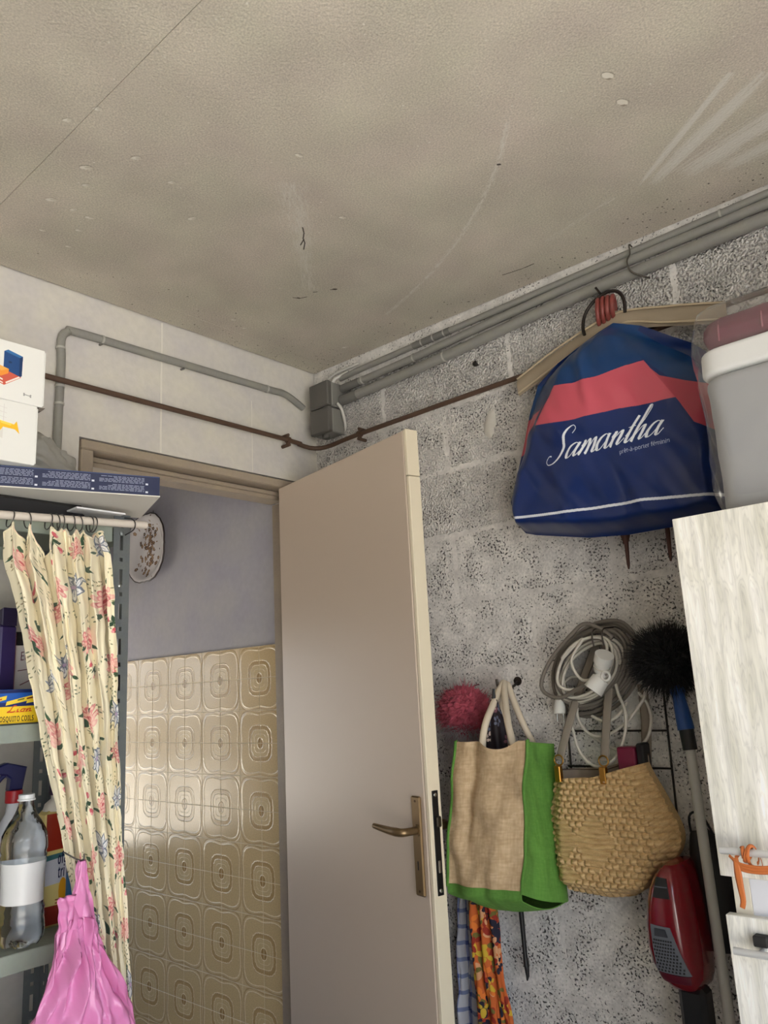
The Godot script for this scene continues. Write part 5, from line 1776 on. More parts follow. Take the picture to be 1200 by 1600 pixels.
func build_jute_bag() -> void:
	var jute := weave(rgb(224, 200, 164), rgb(174, 146, 110), 56, 91)
	jute.uv1_scale = Vector3(2.2, 3.4, 1)
	var green := weave(rgb(120, 172, 78), rgb(92, 146, 56), 64, 92)
	green.uv1_scale = Vector3(2.4, 4.0, 1)
	var cord := mat(rgb(216, 202, 180), 0.85)
	var t := thing("jute_shopper", "natural jute shopping bag with green side panels hanging by the door", "bag", Vector3(-0.16, 0.83, 0.79))
	var at := -t.position
	var tl := Vector3(-0.250, 1.229, 0.727)
	var tr := Vector3(-0.250, 1.233, 0.937)
	var bl := Vector3(-0.250, 0.892, 0.676)
	var br := Vector3(-0.250, 0.898, 0.884)
	var ktr := Vector3(-0.062, 1.210, 0.890)
	var kbr := Vector3(-0.066, 0.846, 0.893)
	var ktl := Vector3(-0.062, 1.208, 0.690)
	var kbl := Vector3(-0.066, 0.842, 0.690)
	var n := noise(0.9, 95, 2)
	var front := func(u: float, v: float) -> Vector3:
		var p: Vector3 = bl.lerp(br, u).lerp(tl.lerp(tr, u), v)
		var wave := 0.012 * sin(u * PI) - 0.016 * exp(-pow((u - 0.24 - 0.05 * v) / 0.08, 2.0)) * smoothstep(0.05, 0.5, v) + 0.016 * n.get_noise_2d(u * 2.0, v * 2.0)
		p.x -= wave
		if v > 0.9:
			p.y -= 0.018 * smoothstep(0.9, 1.0, v) * pow(sin(clampf((u - 0.38) / 0.5, 0.0, 1.0) * PI), 1.0)
		return p
	obj("front_panel", Shape.new().sheet(36, 48, func(u, v): return front.call(1.0 - u, v), 0.002).done(), jute, t, at)
	obj("back_panel", Shape.new().sheet(10, 16, func(u, v): return kbl.lerp(kbr, u).lerp(ktl.lerp(ktr, u), v), 0.002).done(), jute, t, at)
	obj("side_panel", Shape.new().sheet(24, 36, func(u, v):
		var f: Vector3 = front.call(1.0, v)
		var b: Vector3 = kbr.lerp(ktr, v)
		var p := b.lerp(f, u)
		p.z += -0.030 * sin(u * PI) * smoothstep(0.05, 0.7, v) + 0.012 * sin(u * PI * 2.0) * (1.0 - v) + 0.006 * n.get_noise_2d(u * 3.0 + 5.0, v * 3.0)
		p.y -= 0.008 * sin(u * PI) * (1.0 - v)
		return p, 0.002).done(), green, t, at)
	obj("side_panel", Shape.new().sheet(14, 24, func(u, v):
		var f: Vector3 = front.call(0.0, v)
		var b: Vector3 = kbl.lerp(ktl, v)
		var p := f.lerp(b, u)
		p.z += 0.02 * sin(u * PI) * v
		return p, 0.002).done(), green, t, at)
	# green foot of the bag: a strip below the jute and the sagging base
	obj("base_panel", Shape.new().sheet(36, 26, func(u, v):
		var f: Vector3 = front.call(1.0 - u, 0.0)
		var b := kbl.lerp(kbr, 1.0 - u)
		if v < 0.25:
			return f + Vector3(-0.004, 0.006 - 0.022 * (v / 0.25), 0.0)
		var k: float = (v - 0.25) / 0.75
		return (f + Vector3(-0.004, -0.016, 0)).lerp(b, k) + Vector3(0, -0.030 * sin(k * PI) * (0.6 + 0.4 * sin(u * PI)), 0), 0.002).done(), green, t, at)
	for u in [0.0, 1.0]:  # bound edges
		var ps := []
		for k in 25:
			ps.append(front.call(u, k / 24.0) + Vector3(-0.002, 0, 0.002 if u > 0.5 else -0.002))
		ps.append(ps[-1] + Vector3(0.004, 0, 0))
		obj("edge_piping", Shape.new().tube(ps, 0.0042, 7).done(), green, t, at)
	# cord handles gathered on the hook
	var hook := Vector3(-0.072, 1.362, 0.768)
	var hp := func(a: Vector3, b: Vector3, top: Vector3, r: float) -> Mesh:
		return Shape.new().tube(curve([a + Vector3(0.012, -0.03, 0), a, a.lerp(top, 0.30) + Vector3(-0.012, 0.01, 0), a.lerp(top, 0.75) + Vector3(-0.006, 0.006, 0), top, b.lerp(top, 0.75) + Vector3(-0.006, 0.006, 0), b.lerp(top, 0.30) + Vector3(-0.012, 0.01, 0), b, b + Vector3(0.012, -0.03, 0)], 0.012), r, 10).done()
	obj("handle", hp.call(Vector3(-0.238, 1.218, 0.800), Vector3(-0.238, 1.212, 0.892), hook + Vector3(-0.016, 0.004, 0.008), 0.0088), cord, t, at)
	obj("handle", hp.call(Vector3(-0.076, 1.206, 0.745), Vector3(-0.076, 1.208, 0.842), hook + Vector3(0.010, 0.002, 0.0), 0.0085), cord, t, at)
	var hk := thing("wall_hook", "dark wall hook carrying the jute shopping bag", "hook")
	obj("hook_bar", Shape.new().tube(curve([wp(0.765, 1.368, 0.0), wp(0.765, 1.354, 0.03), wp(0.768, 1.348, 0.08), wp(0.768, 1.356, 0.104), wp(0.768, 1.376, 0.108)], 0.01), 0.0035, 8).done(), mat(rgb(70, 64, 58), 0.4, 0.7), hk)
	obj("rose", Shape.new().tube([wp(0.765, 1.368, 0.0005), wp(0.765, 1.368, 0.005)], 0.012, 12).done(), mat(rgb(70, 64, 58), 0.4, 0.7), hk)
	# dark flower-patterned umbrella cover standing in the bag
	var im := picture(256, 512, rgb(34, 22, 30))
	var rr := rand(12)
	for k in 46:
		var p := Vector2(rr.randf() * 256, rr.randf() * 512)
		var c: Color = [rgb(226, 206, 196), rgb(196, 164, 158), rgb(130, 84, 96), rgb(110, 116, 140)][rr.randi() % 4]
		for j in 5:
			disc(im, p + Vector2(11, 0).rotated(j * TAU / 5 + k), 7, c, 0.7, j)
	var um := thing("patterned_umbrella", "dark flower-patterned folded umbrella standing in the jute bag", "umbrella", Vector3(-0.150, 0.90, 0.772))
	obj("cover", Shape.new().grid(30, 24, func(u, v):
		var a: float = u * TAU
		var r: float = lerp_table([[0.0, 0.022], [0.5, 0.030], [0.85, 0.026], [1.0, 0.008]], v) * (1.0 + 0.12 * sin(a * 6.0 + v * 5.0))
		return Vector3(-cos(a) * r, v * 0.425, sin(a) * r + 0.012 * v), true).done(), printed(im, 0.5), um)
	obj("tip", Shape.new().tube([Vector3(0, 0.418, 0.012), Vector3(0, 0.452, 0.013)], [0.006, 0.003], 8).done(), mat(rgb(30, 28, 28), 0.4), um)


func build_straw_bag() -> void:
	var size := 512
	var im := Image.create(size, size, false, Image.FORMAT_RGB8)
	var n := noise(0.03, 101, 3)
	for y in size:
		for x in size:
			var g := 0.5 + 0.5 * n.get_noise_2d(x * 0.6, y * 2.2) + 0.25 * n.get_noise_2d(x * 5.0 + 300, y * 6.0)
			im.set_pixel(x, y, rgb(176, 142, 94).lerp(rgb(224, 194, 144), clampf(g, 0.0, 1.0)))
	var straw := printed(im, 0.6)
	var t := thing("woven_straw_bag", "woven straw shoulder bag with a diamond pattern hanging on the block wall", "bag", Vector3(-0.08, 0.88, 1.04))
	var at := -t.position
	var lz := [[0.0, 0.918], [0.1, 0.885], [0.5, 0.878], [1.0, 0.905]]
	var rz := [[0.0, 1.112], [0.08, 1.160], [0.25, 1.196], [0.42, 1.204], [0.7, 1.176], [1.0, 1.142]]
	var bump := func(s: float, y: float) -> float:  # strand relief: twisted knots, and flat floats inside the diamonds
		var p := s * 58.0
		var q := y * 72.0
		var row := floorf(q)
		var ph := p + (0.5 if int(row) % 2 == 0 else 0.0)
		var fx := absf(sin(ph * PI))
		var fy := sin((q - row) * PI)
		var knot := pow(fx, 0.6) * pow(fy, 0.7)
		var cz := s - 0.135
		var cy := y - 0.125
		var dia := absf(cz) / 0.060 + absf(cy) / 0.075
		var side := absf(s - 0.055) / 0.042 + absf(cy) / 0.055
		var side2 := absf(s - 0.055) / 0.045 + absf(cy + 0.078) / 0.028
		var flat := 1.0 - smoothstep(0.85, 1.0, minf(minf(dia, side), minf(side2, 9.0)))
		var floats := pow(absf(sin(q * PI * 1.15 + 0.4 * sin(s * 60.0))), 0.5) * 0.55
		return lerpf(knot, floats, flat)
	var body := func(u: float, v: float, side: float) -> Vector3:
		var z := lerpf(smooth_table(lz, v), smooth_table(rz, v), u)
		var y0 := lerp_table([[0.0, 0.880], [0.5, 0.874], [0.85, 0.886], [1.0, 0.930]], u)
		var y1 := lerp_table([[0.0, 1.132], [0.5, 1.140], [0.8, 1.160], [1.0, 1.172]], u)
		var y := lerpf(y0, y1, v)
		var e := smoothstep(0.0, 0.16, minf(u, 1.0 - u)) * smoothstep(0.0, 0.12, v)
		var d := 0.078 + side * (0.010 + 0.044 * e * lerpf(1.0, 0.62, v))
		if side > 0.0:
			d += 0.0105 * bump.call(z - 0.88, y - 0.874) * smoothstep(0.0, 0.05, e + 0.05)
		return Vector3(-d, y, z)
	obj("front_weave", Shape.new().grid(210, 200, func(u, v): return body.call(1.0 - u, v, 1.0)).done(), straw, t, at)
	obj("back_weave", Shape.new().grid(40, 40, func(u, v): return body.call(u, v, -1.0)).done(), straw, t, at)
	for u in [0.0, 1.0]:
		obj("side_weave", Shape.new().grid(4, 60, func(a, v): return body.call(u, v, -1.0).lerp(body.call(u, v, 1.0), a if u > 0.5 else 1.0 - a)).done(), straw, t, at)
	obj("bottom_weave", Shape.new().grid(40, 4, func(u, v): return body.call(u, 0.0, -1.0).lerp(body.call(u, 0.0, 1.0), v)).done(), straw, t, at)
	var leather := mat(rgb(74, 50, 42), 0.5)
	var lining := mat(rgb(170, 152, 136), 0.85)
	var rimp := []
	for k in 31:
		rimp.append(body.call(k / 30.0, 1.0, -1.0) + Vector3(0, 0.016 - 0.006 * sin(k / 30.0 * PI), 0))
	obj("lining", Shape.new().sheet(30, 3, func(u, v): return body.call(1.0 - u, 1.0, -1.0) + Vector3(0.0, -0.02 + 0.036 * v, 0), 0.002).done(), lining, t, at)
	obj("rim_binding", Shape.new().tube(rimp, 0.0026, 6).done(), leather, t, at)
	var brass := mat(rgb(176, 128, 58), 0.3, 0.9)
	for z in [0.932, 1.050]:
		var b := obj("brass_clasp", boxes([[-0.126, -0.110, 1.126, 1.164, z - 0.008, z + 0.008]], 0.002), brass, t, at)
		obj("ring", Shape.new().tube(ring_xy(wp(z, 1.176, 0.112), 0.012, 18), 0.002, 6, true).done(), brass, b)
	# cloth shoulder straps up to the hook
	var strap_m := mat(rgb(142, 132, 120), 0.8)
	for sp in [[wp(0.932, 1.176, 0.108), wp(0.950, 1.262, 0.075), wp(0.985, 1.36, 0.05), wp(1.03, 1.45, 0.04)], [wp(1.050, 1.176, 0.108), wp(1.052, 1.26, 0.08), wp(1.055, 1.36, 0.05), wp(1.05, 1.45, 0.04)]]:
		obj("shoulder_strap", Shape.new().tube(curve(sp, 0.012), 0.011, 8, false, 0.22, Vector3(1, 0, 0)).done(), strap_m, t, at)
	# what looks out of it
	var bx := obj("dark_red_box", boxes([[-0.098, -0.055, 1.06, 1.206, 1.078, 1.122]], 0.003), mat(rgb(112, 18, 52), 0.45))
	tag(bx, "dark red box sticking out of the straw bag", "box")
	var bx2 := obj("black_pouch", boxes([[-0.092, -0.050, 1.06, 1.214, 1.1225, 1.140]], 0.004), mat(rgb(24, 22, 24), 0.6))
	tag(bx2, "black pouch beside the dark red box in the straw bag", "pouch")


func ring_xy(c: Vector3, r: float, n: int) -> Array:  # a ring that lies along the block wall
	var ps := []
	for k in n:
		var a := TAU * k / n
		ps.append(c + Vector3(0, sin(a) * r, cos(a) * r))
	return ps


# ---------------------------------------------------------------- cables, dusters, vacuum, cloths

func build_cables() -> void:
	var dark := mat(rgb(118, 110, 101), 0.5)
	var pale := mat(rgb(206, 200, 188), 0.5)
	var white := mat(rgb(226, 224, 218), 0.4)
	var rr := rand(51)
	var c := Vector2(1.008, 1.392)  # z, y of the coil
	var tilt := 0.62
	var spiral := func(turns: int, a0: float, b0: float, da: float, d0: float, dd: float, start: float) -> Array:
		var ps := []
		var wob := []
		for k in turns + 1:
			wob.append([rr.randf_range(-0.014, 0.014), rr.randf_range(-0.014, 0.014), rr.randf_range(-0.010, 0.010)])
		for i in turns * 24 + 1:
			var k := i / 24
			var f := (i % 24) / 24.0
			var w: Array = wob[k]
			var w2: Array = wob[mini(k + 1, turns)]
			var a := start + TAU * i / 24.0
			var t := float(i) / (turns * 24.0)
			var p := Vector2(cos(a) * (a0 - da * t + lerpf(w[2], w2[2], f)), sin(a) * (b0 - da * 0.8 * t)).rotated(tilt)
			ps.append(wp(c.x + p.x + lerpf(w[0], w2[0], f), c.y + p.y + lerpf(w[1], w2[1], f), d0 + dd * t + 0.004 * sin(a * 3.0 + k)))
		return ps
	var t := thing("dark_extension_cable", "coiled dark grey extension cable with a white socket hanging on a hook", "cable", Vector3(-0.03, 1.27, 1.0))
	var at := -t.position
	var ps: Array = spiral.call(8, 0.146, 0.100, 0.050, 0.016, 0.052, 0.4)
	# last turn swings out to the left and ends at the socket
	for q in [wp(1.09, 1.46, 0.076), wp(1.03, 1.497, 0.080), wp(0.985, 1.475, 0.080), wp(0.922, 1.42, 0.080), wp(0.885, 1.366, 0.078), wp(0.890, 1.336, 0.078), wp(0.935, 1.322, 0.082), wp(0.990, 1.342, 0.090), wp(1.045, 1.366, 0.100), wp(1.068, 1.374, 0.104)]:
		ps.append(q)
	obj("flex", Shape.new().tube(curve(ps, 0.012), 0.0050, 8).done(), dark, t, at)
	var ax := Vector3(-0.25, -0.60, -0.42).normalized()
	var s0 := wp(1.072, 1.372, 0.106)
	var sk := obj("socket", Shape.new().tube([s0, s0 + ax * 0.012, s0 + ax * 0.013, s0 + ax * 0.046], [0.013, 0.017, 0.021, 0.0235], 16).done(), white, t, at)
	obj("hanging_eye", Shape.new().tube(ring_xy(s0 + Vector3(-0.018, -0.004, 0.014), 0.010, 16), 0.0035, 6, true).done(), white, sk)
	obj("face_recess", Shape.new().tube([s0 + ax * 0.0455, s0 + ax * 0.0468], 0.018, 16).done(), mat(rgb(150, 148, 144), 0.5), sk)
	var t2 := thing("white_extension_cable", "coiled off-white cable with hanging loops and a plug inside the dark coil", "cable", Vector3(-0.06, 1.16, 1.0))
	var at2 := -t2.position
	c = Vector2(1.035, 1.402)
	tilt = 0.75
	ps = spiral.call(5, 0.098, 0.062, 0.022, 0.050, 0.040, 2.0)
	for q in [wp(1.02, 1.46, 0.094), wp(0.985, 1.41, 0.096), wp(1.01, 1.362, 0.098), wp(1.06, 1.37, 0.102)]:
		ps.append(q)
	obj("flex", Shape.new().tube(curve(ps, 0.012), 0.0038, 8).done(), pale, t2, at2)
	# loops that hang below the coil
	for l in [
		[wp(0.962, 1.34, 0.050), wp(0.945, 1.29, 0.055), wp(0.952, 1.235, 0.062), wp(0.972, 1.185, 0.070), wp(1.015, 1.158, 0.074), wp(1.062, 1.180, 0.074), wp(1.092, 1.232, 0.074), wp(1.098, 1.285, 0.070), wp(1.082, 1.325, 0.062), wp(1.07, 1.36, 0.05)],
		[wp(0.975, 1.33, 0.040), wp(0.957, 1.28, 0.046), wp(0.985, 1.236, 0.052), wp(1.03, 1.228, 0.056), wp(1.085, 1.255, 0.056), wp(1.125, 1.295, 0.052), wp(1.142, 1.325, 0.046), wp(1.135, 1.36, 0.04)],
		[wp(0.952, 1.30, 0.034), wp(0.956, 1.262, 0.036), wp(0.99, 1.225, 0.038), wp(1.045, 1.197, 0.040), wp(1.095, 1.196, 0.042), wp(1.132, 1.222, 0.044), wp(1.148, 1.265, 0.044), wp(1.142, 1.302, 0.044), wp(1.122, 1.326, 0.04)],
		[wp(1.00, 1.275, 0.050), wp(1.035, 1.262, 0.056), wp(1.072, 1.275, 0.056), wp(1.095, 1.305, 0.05)],
	]:
		obj("loop", Shape.new().tube(curve(l, 0.01), 0.0040, 8).done(), pale, t2, at2)
	var ax2 := Vector3(-0.28, 0.62, 0.40).normalized()
	var p0 := wp(1.060, 1.372, 0.104)
	var sk2 := obj("socket", Shape.new().tube([p0 - ax2 * 0.006, p0 + ax2 * 0.006, p0 + ax2 * 0.012, p0 + ax2 * 0.034, p0 + ax2 * 0.036, p0 + ax2 * 0.058], [0.006, 0.008, 0.017, 0.019, 0.022, 0.0225], 18).done(), white, t2, at2)
	obj("grip_ridge", Shape.new().tube([p0 + ax2 * 0.022, p0 + ax2 * 0.025], 0.0200, 18).done(), pale, sk2)
	var pg := obj("plug", Shape.new().tube([wp(0.910, 1.318, 0.045), wp(0.911, 1.300, 0.047), wp(0.9115, 1.282, 0.049)], [0.010, 0.015, 0.016], 12).done(), white, t2, at2)
	for o in [-0.009, 0.009]:
		obj("pin", Shape.new().tube([wp(0.9115 + o, 1.283, 0.049), wp(0.912 + o, 1.263, 0.050)], 0.0022, 8).done(), mat(rgb(190, 188, 182), 0.25, 0.9), pg)
	obj("loop", Shape.new().tube(curve([wp(0.909, 1.318, 0.045), wp(0.915, 1.345, 0.04), wp(0.945, 1.37, 0.04), wp(0.98, 1.37, 0.045)], 0.01), 0.0038, 8).done(), pale, t2, at2)
	var hk := thing("double_hook", "two-pronged wire hook holding the coiled cables", "hook")
	for z in [1.052, 1.078]:
		obj("prong", Shape.new().tube(curve([wp(z, 1.486, 0.0), wp(z, 1.484, 0.06), wp(z, 1.479, 0.094), wp(z - 0.002, 1.466, 0.101), wp(z - 0.002, 1.440, 0.098)], 0.008), 0.0021, 7).done(), mat(rgb(74, 68, 62), 0.4, 0.7), hk)


func fluff(c: Vector3, r: Vector3, count: int, long: float, thick: float, seed_: int, curl: float) -> ArrayMesh:  # a head of bristles: thin bent triangles standing out of a core
	var s := Shape.new()
	var rr := rand(seed_)
	for k in count:
		var d := Vector3(rr.randfn(), rr.randfn(), rr.randfn()).normalized()
		var p := c + d * r * rr.randf_range(0.55, 0.8)
		var out := (d / r * minf(r.x, minf(r.y, r.z)) + Vector3(rr.randfn(), rr.randfn(), rr.randfn()) * curl * 0.4).normalized()
		var side := out.cross(Vector3(rr.randfn(), rr.randfn(), rr.randfn())).normalized() * thick
		var bend := Vector3(rr.randfn(), rr.randfn() - 0.3, rr.randfn()) * long * curl * 0.35
		var l := long * rr.randf_range(0.6, 1.1)
		var m := p + out * l * 0.55 + bend * 0.3
		var e := p + out * l + bend
		var up := out.cross(side.normalized()) * thick
		var a := s.add(p + side)
		var b := s.add(p - side * 0.5 + up)
		var cc := s.add(p - side * 0.5 - up)
		var a2 := s.add(m + side * 0.7)
		var b2 := s.add(m + (-side * 0.5 + up) * 0.7)
		var c2 := s.add(m + (-side * 0.5 - up) * 0.7)
		var tip := s.add(e)
		s.quad(a, b, b2, a2)
		s.quad(b, cc, c2, b2)
		s.quad(cc, a, a2, c2)
		s.tri(a2, b2, tip)
		s.tri(b2, c2, tip)
		s.tri(c2, a2, tip)
	return s.done()


func ball(c: Vector3, r: Vector3, nz: FastNoiseLite, amp: float, nu := 40, nv := 24) -> ArrayMesh:
	return Shape.new().grid(nu, nv, func(u, v):
		var a: float = u * TAU
		var b: float = (v - 0.5) * PI
		var d := Vector3(cos(a) * cos(b), sin(b), -sin(a) * cos(b))
		return c + d * r * (1.0 + amp * nz.get_noise_3dv(d * 2.0)), true).done()


func build_dusters() -> void:
	var n := noise(2.0, 111, 2)
	var black := mat(rgb(24, 23, 24), 0.7)
	var t := thing("cobweb_brush", "round black cobweb brush with a blue neck on a long pole", "brush", Vector3(-0.16, 0, 1.29))
	var at := -t.position
	var c := wp(1.236, 1.398, 0.112)
	var o := obj("bristles", fluff(c, Vector3(0.085, 0.078, 0.088), 3600, 0.042, 0.0008, 5, 0.35), black, t, at)
	o.set_meta("kind", "stuff")
	obj("bristle_core", ball(c, Vector3(0.066, 0.060, 0.070), n, 0.1), mat(rgb(16, 15, 16), 0.9), t, at)
	var blue := mat(rgb(34, 74, 140), 0.4)
	obj("neck", Shape.new().tube([wp(1.246, 1.345, 0.116), wp(1.249, 1.325, 0.117), wp(1.250, 1.318, 0.118), wp(1.256, 1.262, 0.119), wp(1.258, 1.246, 0.120)], [0.012, 0.017, 0.0135, 0.0172, 0.0178], 16).done(), blue, t, at)
	obj("collar", Shape.new().tube([wp(1.258, 1.248, 0.120), wp(1.262, 1.204, 0.1215)], [0.0155, 0.0150], 16).done(), mat(rgb(22, 22, 24), 0.5), t, at)
	obj("pole", Shape.new().tube([wp(1.2615, 1.21, 0.1215), wp(1.276, 0.66, 0.138), wp(1.29, 0.004, 0.16)], 0.0108, 14).done(), mat(rgb(186, 184, 178), 0.4), t, at)
	# pink lambswool duster behind the door's edge
	var t2 := thing("pink_duster", "fluffy pink duster hanging behind the open door's edge", "duster", Vector3(-0.07, 1.05, 0.63))
	var at2 := -t2.position
	var n2 := noise(3.5, 112, 2)
	var pc := wp(0.632, 1.296, 0.075)
	var wool := mat(rgb(188, 84, 100), 0.95)
	wool.rim_enabled = true
	wool.rim = 0.6
	obj("wool_core", ball(pc, Vector3(0.052, 0.060, 0.072), n2, 0.35, 64, 40), wool, t2, at2)
	var w := obj("wool_tufts", fluff(pc, Vector3(0.056, 0.066, 0.078), 3800, 0.030, 0.0013, 6, 1.1), wool, t2, at2)
	w.set_meta("kind", "stuff")
	var grey := mat(rgb(196, 184, 184), 0.95)
	var w2 := obj("white_tufts", fluff(pc + Vector3(0, -0.052, -0.006), Vector3(0.050, 0.036, 0.066), 1600, 0.026, 0.0012, 7, 1.1), grey, t2, at2)
	w2.set_meta("kind", "stuff")
	obj("handle", Shape.new().tube([wp(0.63, 1.24, 0.075), wp(0.626, 0.95, 0.06)], 0.009, 10).done(), mat(rgb(190, 186, 184), 0.5), t2, at2)
	obj("hanging_cord", Shape.new().tube(curve([wp(0.632, 1.34, 0.06), wp(0.634, 1.36, 0.03), wp(0.636, 1.365, 0.004)], 0.01), 0.0018, 6).done(), mat(rgb(120, 60, 70), 0.8), t2, at2)


func build_vacuum() -> void:
	var red := mat(rgb(120, 9, 24), 0.2)
	red.clearcoat_enabled = true
	red.clearcoat = 0.6
	red.clearcoat_roughness = 0.1
	var dark := mat(rgb(26, 26, 28), 0.45)
	var grey := mat(rgb(104, 108, 116), 0.5)
	var t := thing("stick_vacuum", "red and black stick vacuum cleaner leaning by the broom pole", "vacuum cleaner", Vector3(-0.17, 0, 1.205))
	var at := -t.position
	# [y, left z, right z, front reach]
	var prof := [[0.738, 1.190, 1.226, 0.168], [0.744, 1.174, 1.236, 0.182], [0.762, 1.152, 1.243, 0.192], [0.790, 1.139, 1.245, 0.199], [0.820, 1.1365, 1.2445, 0.204], [0.860, 1.139, 1.243, 0.206], [0.900, 1.146, 1.240, 0.205], [0.930, 1.155, 1.236, 0.202], [0.952, 1.166, 1.231, 0.196], [0.968, 1.178, 1.224, 0.186], [0.976, 1.188, 1.216, 0.172]]
	var front_at := func(z: float, y: float) -> float:
		var zl := INF
		for i in prof.size() - 1:
			if y >= prof[i][0] and y <= prof[i + 1][0]:
				var f: float = (y - prof[i][0]) / (prof[i + 1][0] - prof[i][0])
				var a: float = lerpf(prof[i][1], prof[i + 1][1], f)
				var b: float = lerpf(prof[i][2], prof[i + 1][2], f)
				var r: float = lerpf(prof[i][3], prof[i + 1][3], f)
				var s := clampf((z - (a + b) / 2.0) / ((b - a) / 2.0), -1.0, 1.0)
				zl = 0.120 + (r - 0.120) * pow(1.0 - pow(absf(s), 3.2), 1.0 / 3.2)
		return zl
	var rs := []
	for p in prof:
		var ring := PackedVector3Array()
		for k in 40:
			var a := TAU * k / 40
			var ca := cos(a)
			var sa := sin(a)
			var e := 2.0 / 3.2
			var s := signf(ca) * pow(absf(ca), e)
			var d := signf(sa) * pow(absf(sa), e)
			ring.append(wp((p[1] + p[2]) / 2.0 + s * (p[2] - p[1]) / 2.0, p[0], 0.120 + d * ((p[3] - 0.120) if d > 0 else 0.05)))
		rs.append(ring)
	obj("red_body", Shape.new().rings(rs).done(), red, t, at)
	# pieces set on the front of the body
	var on := func(quad: Array, lift: float, nu: int, nv: int) -> Mesh:
		return Shape.new().sheet(nu, nv, func(u, v):
			var p: Vector2 = quad[0].lerp(quad[1], u).lerp(quad[3].lerp(quad[2], u), v)
			return wp(p.x, p.y, front_at.call(p.x, p.y) + lift), 0.004).done()
	obj("grille", on.call([Vector2(1.163, 0.776), Vector2(1.232, 0.774), Vector2(1.206, 0.864), Vector2(1.164, 0.866)], 0.0022, 16, 18), grey, t, at)
	var gr := t.get_child(t.get_child_count() - 1)
	var holes := Shape.new()
	for j in 10:
		for i in 8:
			var f := j / 9.0
			var z: float = lerpf(lerpf(1.168, 1.167, f), lerpf(1.227, 1.207, f), (i + (0.5 if j % 2 else 0.0)) / 8.0)
			var y := lerpf(0.780, 0.838, f)
			var d: float = front_at.call(z, y) + 0.0022
			holes.box(wp(z, y, d), Vector3(0.0016, 0.0034, 0.0036))
	obj("grille_holes", holes.done(), dark, gr)
	obj("latch_button", on.call([Vector2(1.172, 0.846), Vector2(1.200, 0.846), Vector2(1.196, 0.860), Vector2(1.174, 0.861)], 0.0045, 8, 5), mat(rgb(58, 60, 66), 0.45), t, at)
	obj("display", on.call([Vector2(1.176, 0.918), Vector2(1.212, 0.918), Vector2(1.206, 0.955), Vector2(1.184, 0.957)], 0.0022, 8, 8), dark, t, at)
	obj("display_line", on.call([Vector2(1.181, 0.938), Vector2(1.208, 0.938), Vector2(1.208, 0.940), Vector2(1.181, 0.940)], 0.0030, 8, 1), grey, t, at)
	obj("lower_trim", on.call([Vector2(1.172, 0.757), Vector2(1.228, 0.757), Vector2(1.230, 0.773), Vector2(1.166, 0.775)], 0.0030, 10, 5), mat(rgb(86, 16, 34), 0.4), t, at)
	obj("nozzle_tube", boxes([[-0.165, -0.115, 0.06, 0.745, 1.185, 1.242]], 0.010), dark, t, at)
	obj("floor_head", boxes([[-0.22, -0.06, 0.0, 0.065, 1.05, 1.272]], 0.015), dark, t, at)
	var hb := curve([wp(1.243, 0.80, 0.066), wp(1.254, 0.88, 0.064), wp(1.246, 0.97, 0.060), wp(1.230, 1.03, 0.056)], 0.01)
	obj("handle_body", Shape.new().tube(hb, radii(hb, [[0.0, 0.034], [0.4, 0.043], [0.8, 0.036], [1.0, 0.018]]), 14).done(), dark, t, at)
	obj("hang_loop", Shape.new().tube(curve([wp(1.214, 1.025, 0.060), wp(1.212, 1.055, 0.055), wp(1.224, 1.066, 0.052), wp(1.240, 1.060, 0.052), wp(1.262, 1.02, 0.055)], 0.008), 0.0026, 7).done(), dark, t, at)
	obj("power_cord", Shape.new().tube(curve([wp(1.262, 1.02, 0.055), wp(1.272, 0.95, 0.06), wp(1.262, 0.88, 0.075), wp(1.285, 0.80, 0.06), wp(1.276, 0.76, 0.06)], 0.01), 0.004, 7).done(), dark, t, at)


func hung_cloth(zs: Array, ys: Array, d: float, folds: float, deep: float, seed_: int, m: Material, rep: Vector2) -> Mesh:  # a cloth hanging down the wall: z range at top and bottom, y range
	var n := noise(3.0, seed_, 2)
	var s := Shape.new().sheet(70, 60, func(u, v):
		var y := lerpf(ys[0], ys[1], v)
		var z := lerpf(lerpf(zs[0], zs[2], v), lerpf(zs[1], zs[3], v), 1.0 - u)
		var ph: float = u * TAU * folds + 1.2 * n.get_noise_2d(u * 2.0, v * 1.2)
		return wp(z + 0.4 * deep * cos(ph), y, d + deep * sin(ph) + 0.01 * n.get_noise_2d(u * 3.0 + 4.0, v * 2.0)), 0.0015)
	for k in s.uv.size():
		s.uv[k] = Vector2(s.uv[k].x * rep.x, s.uv[k].y * rep.y)
	return s.done()


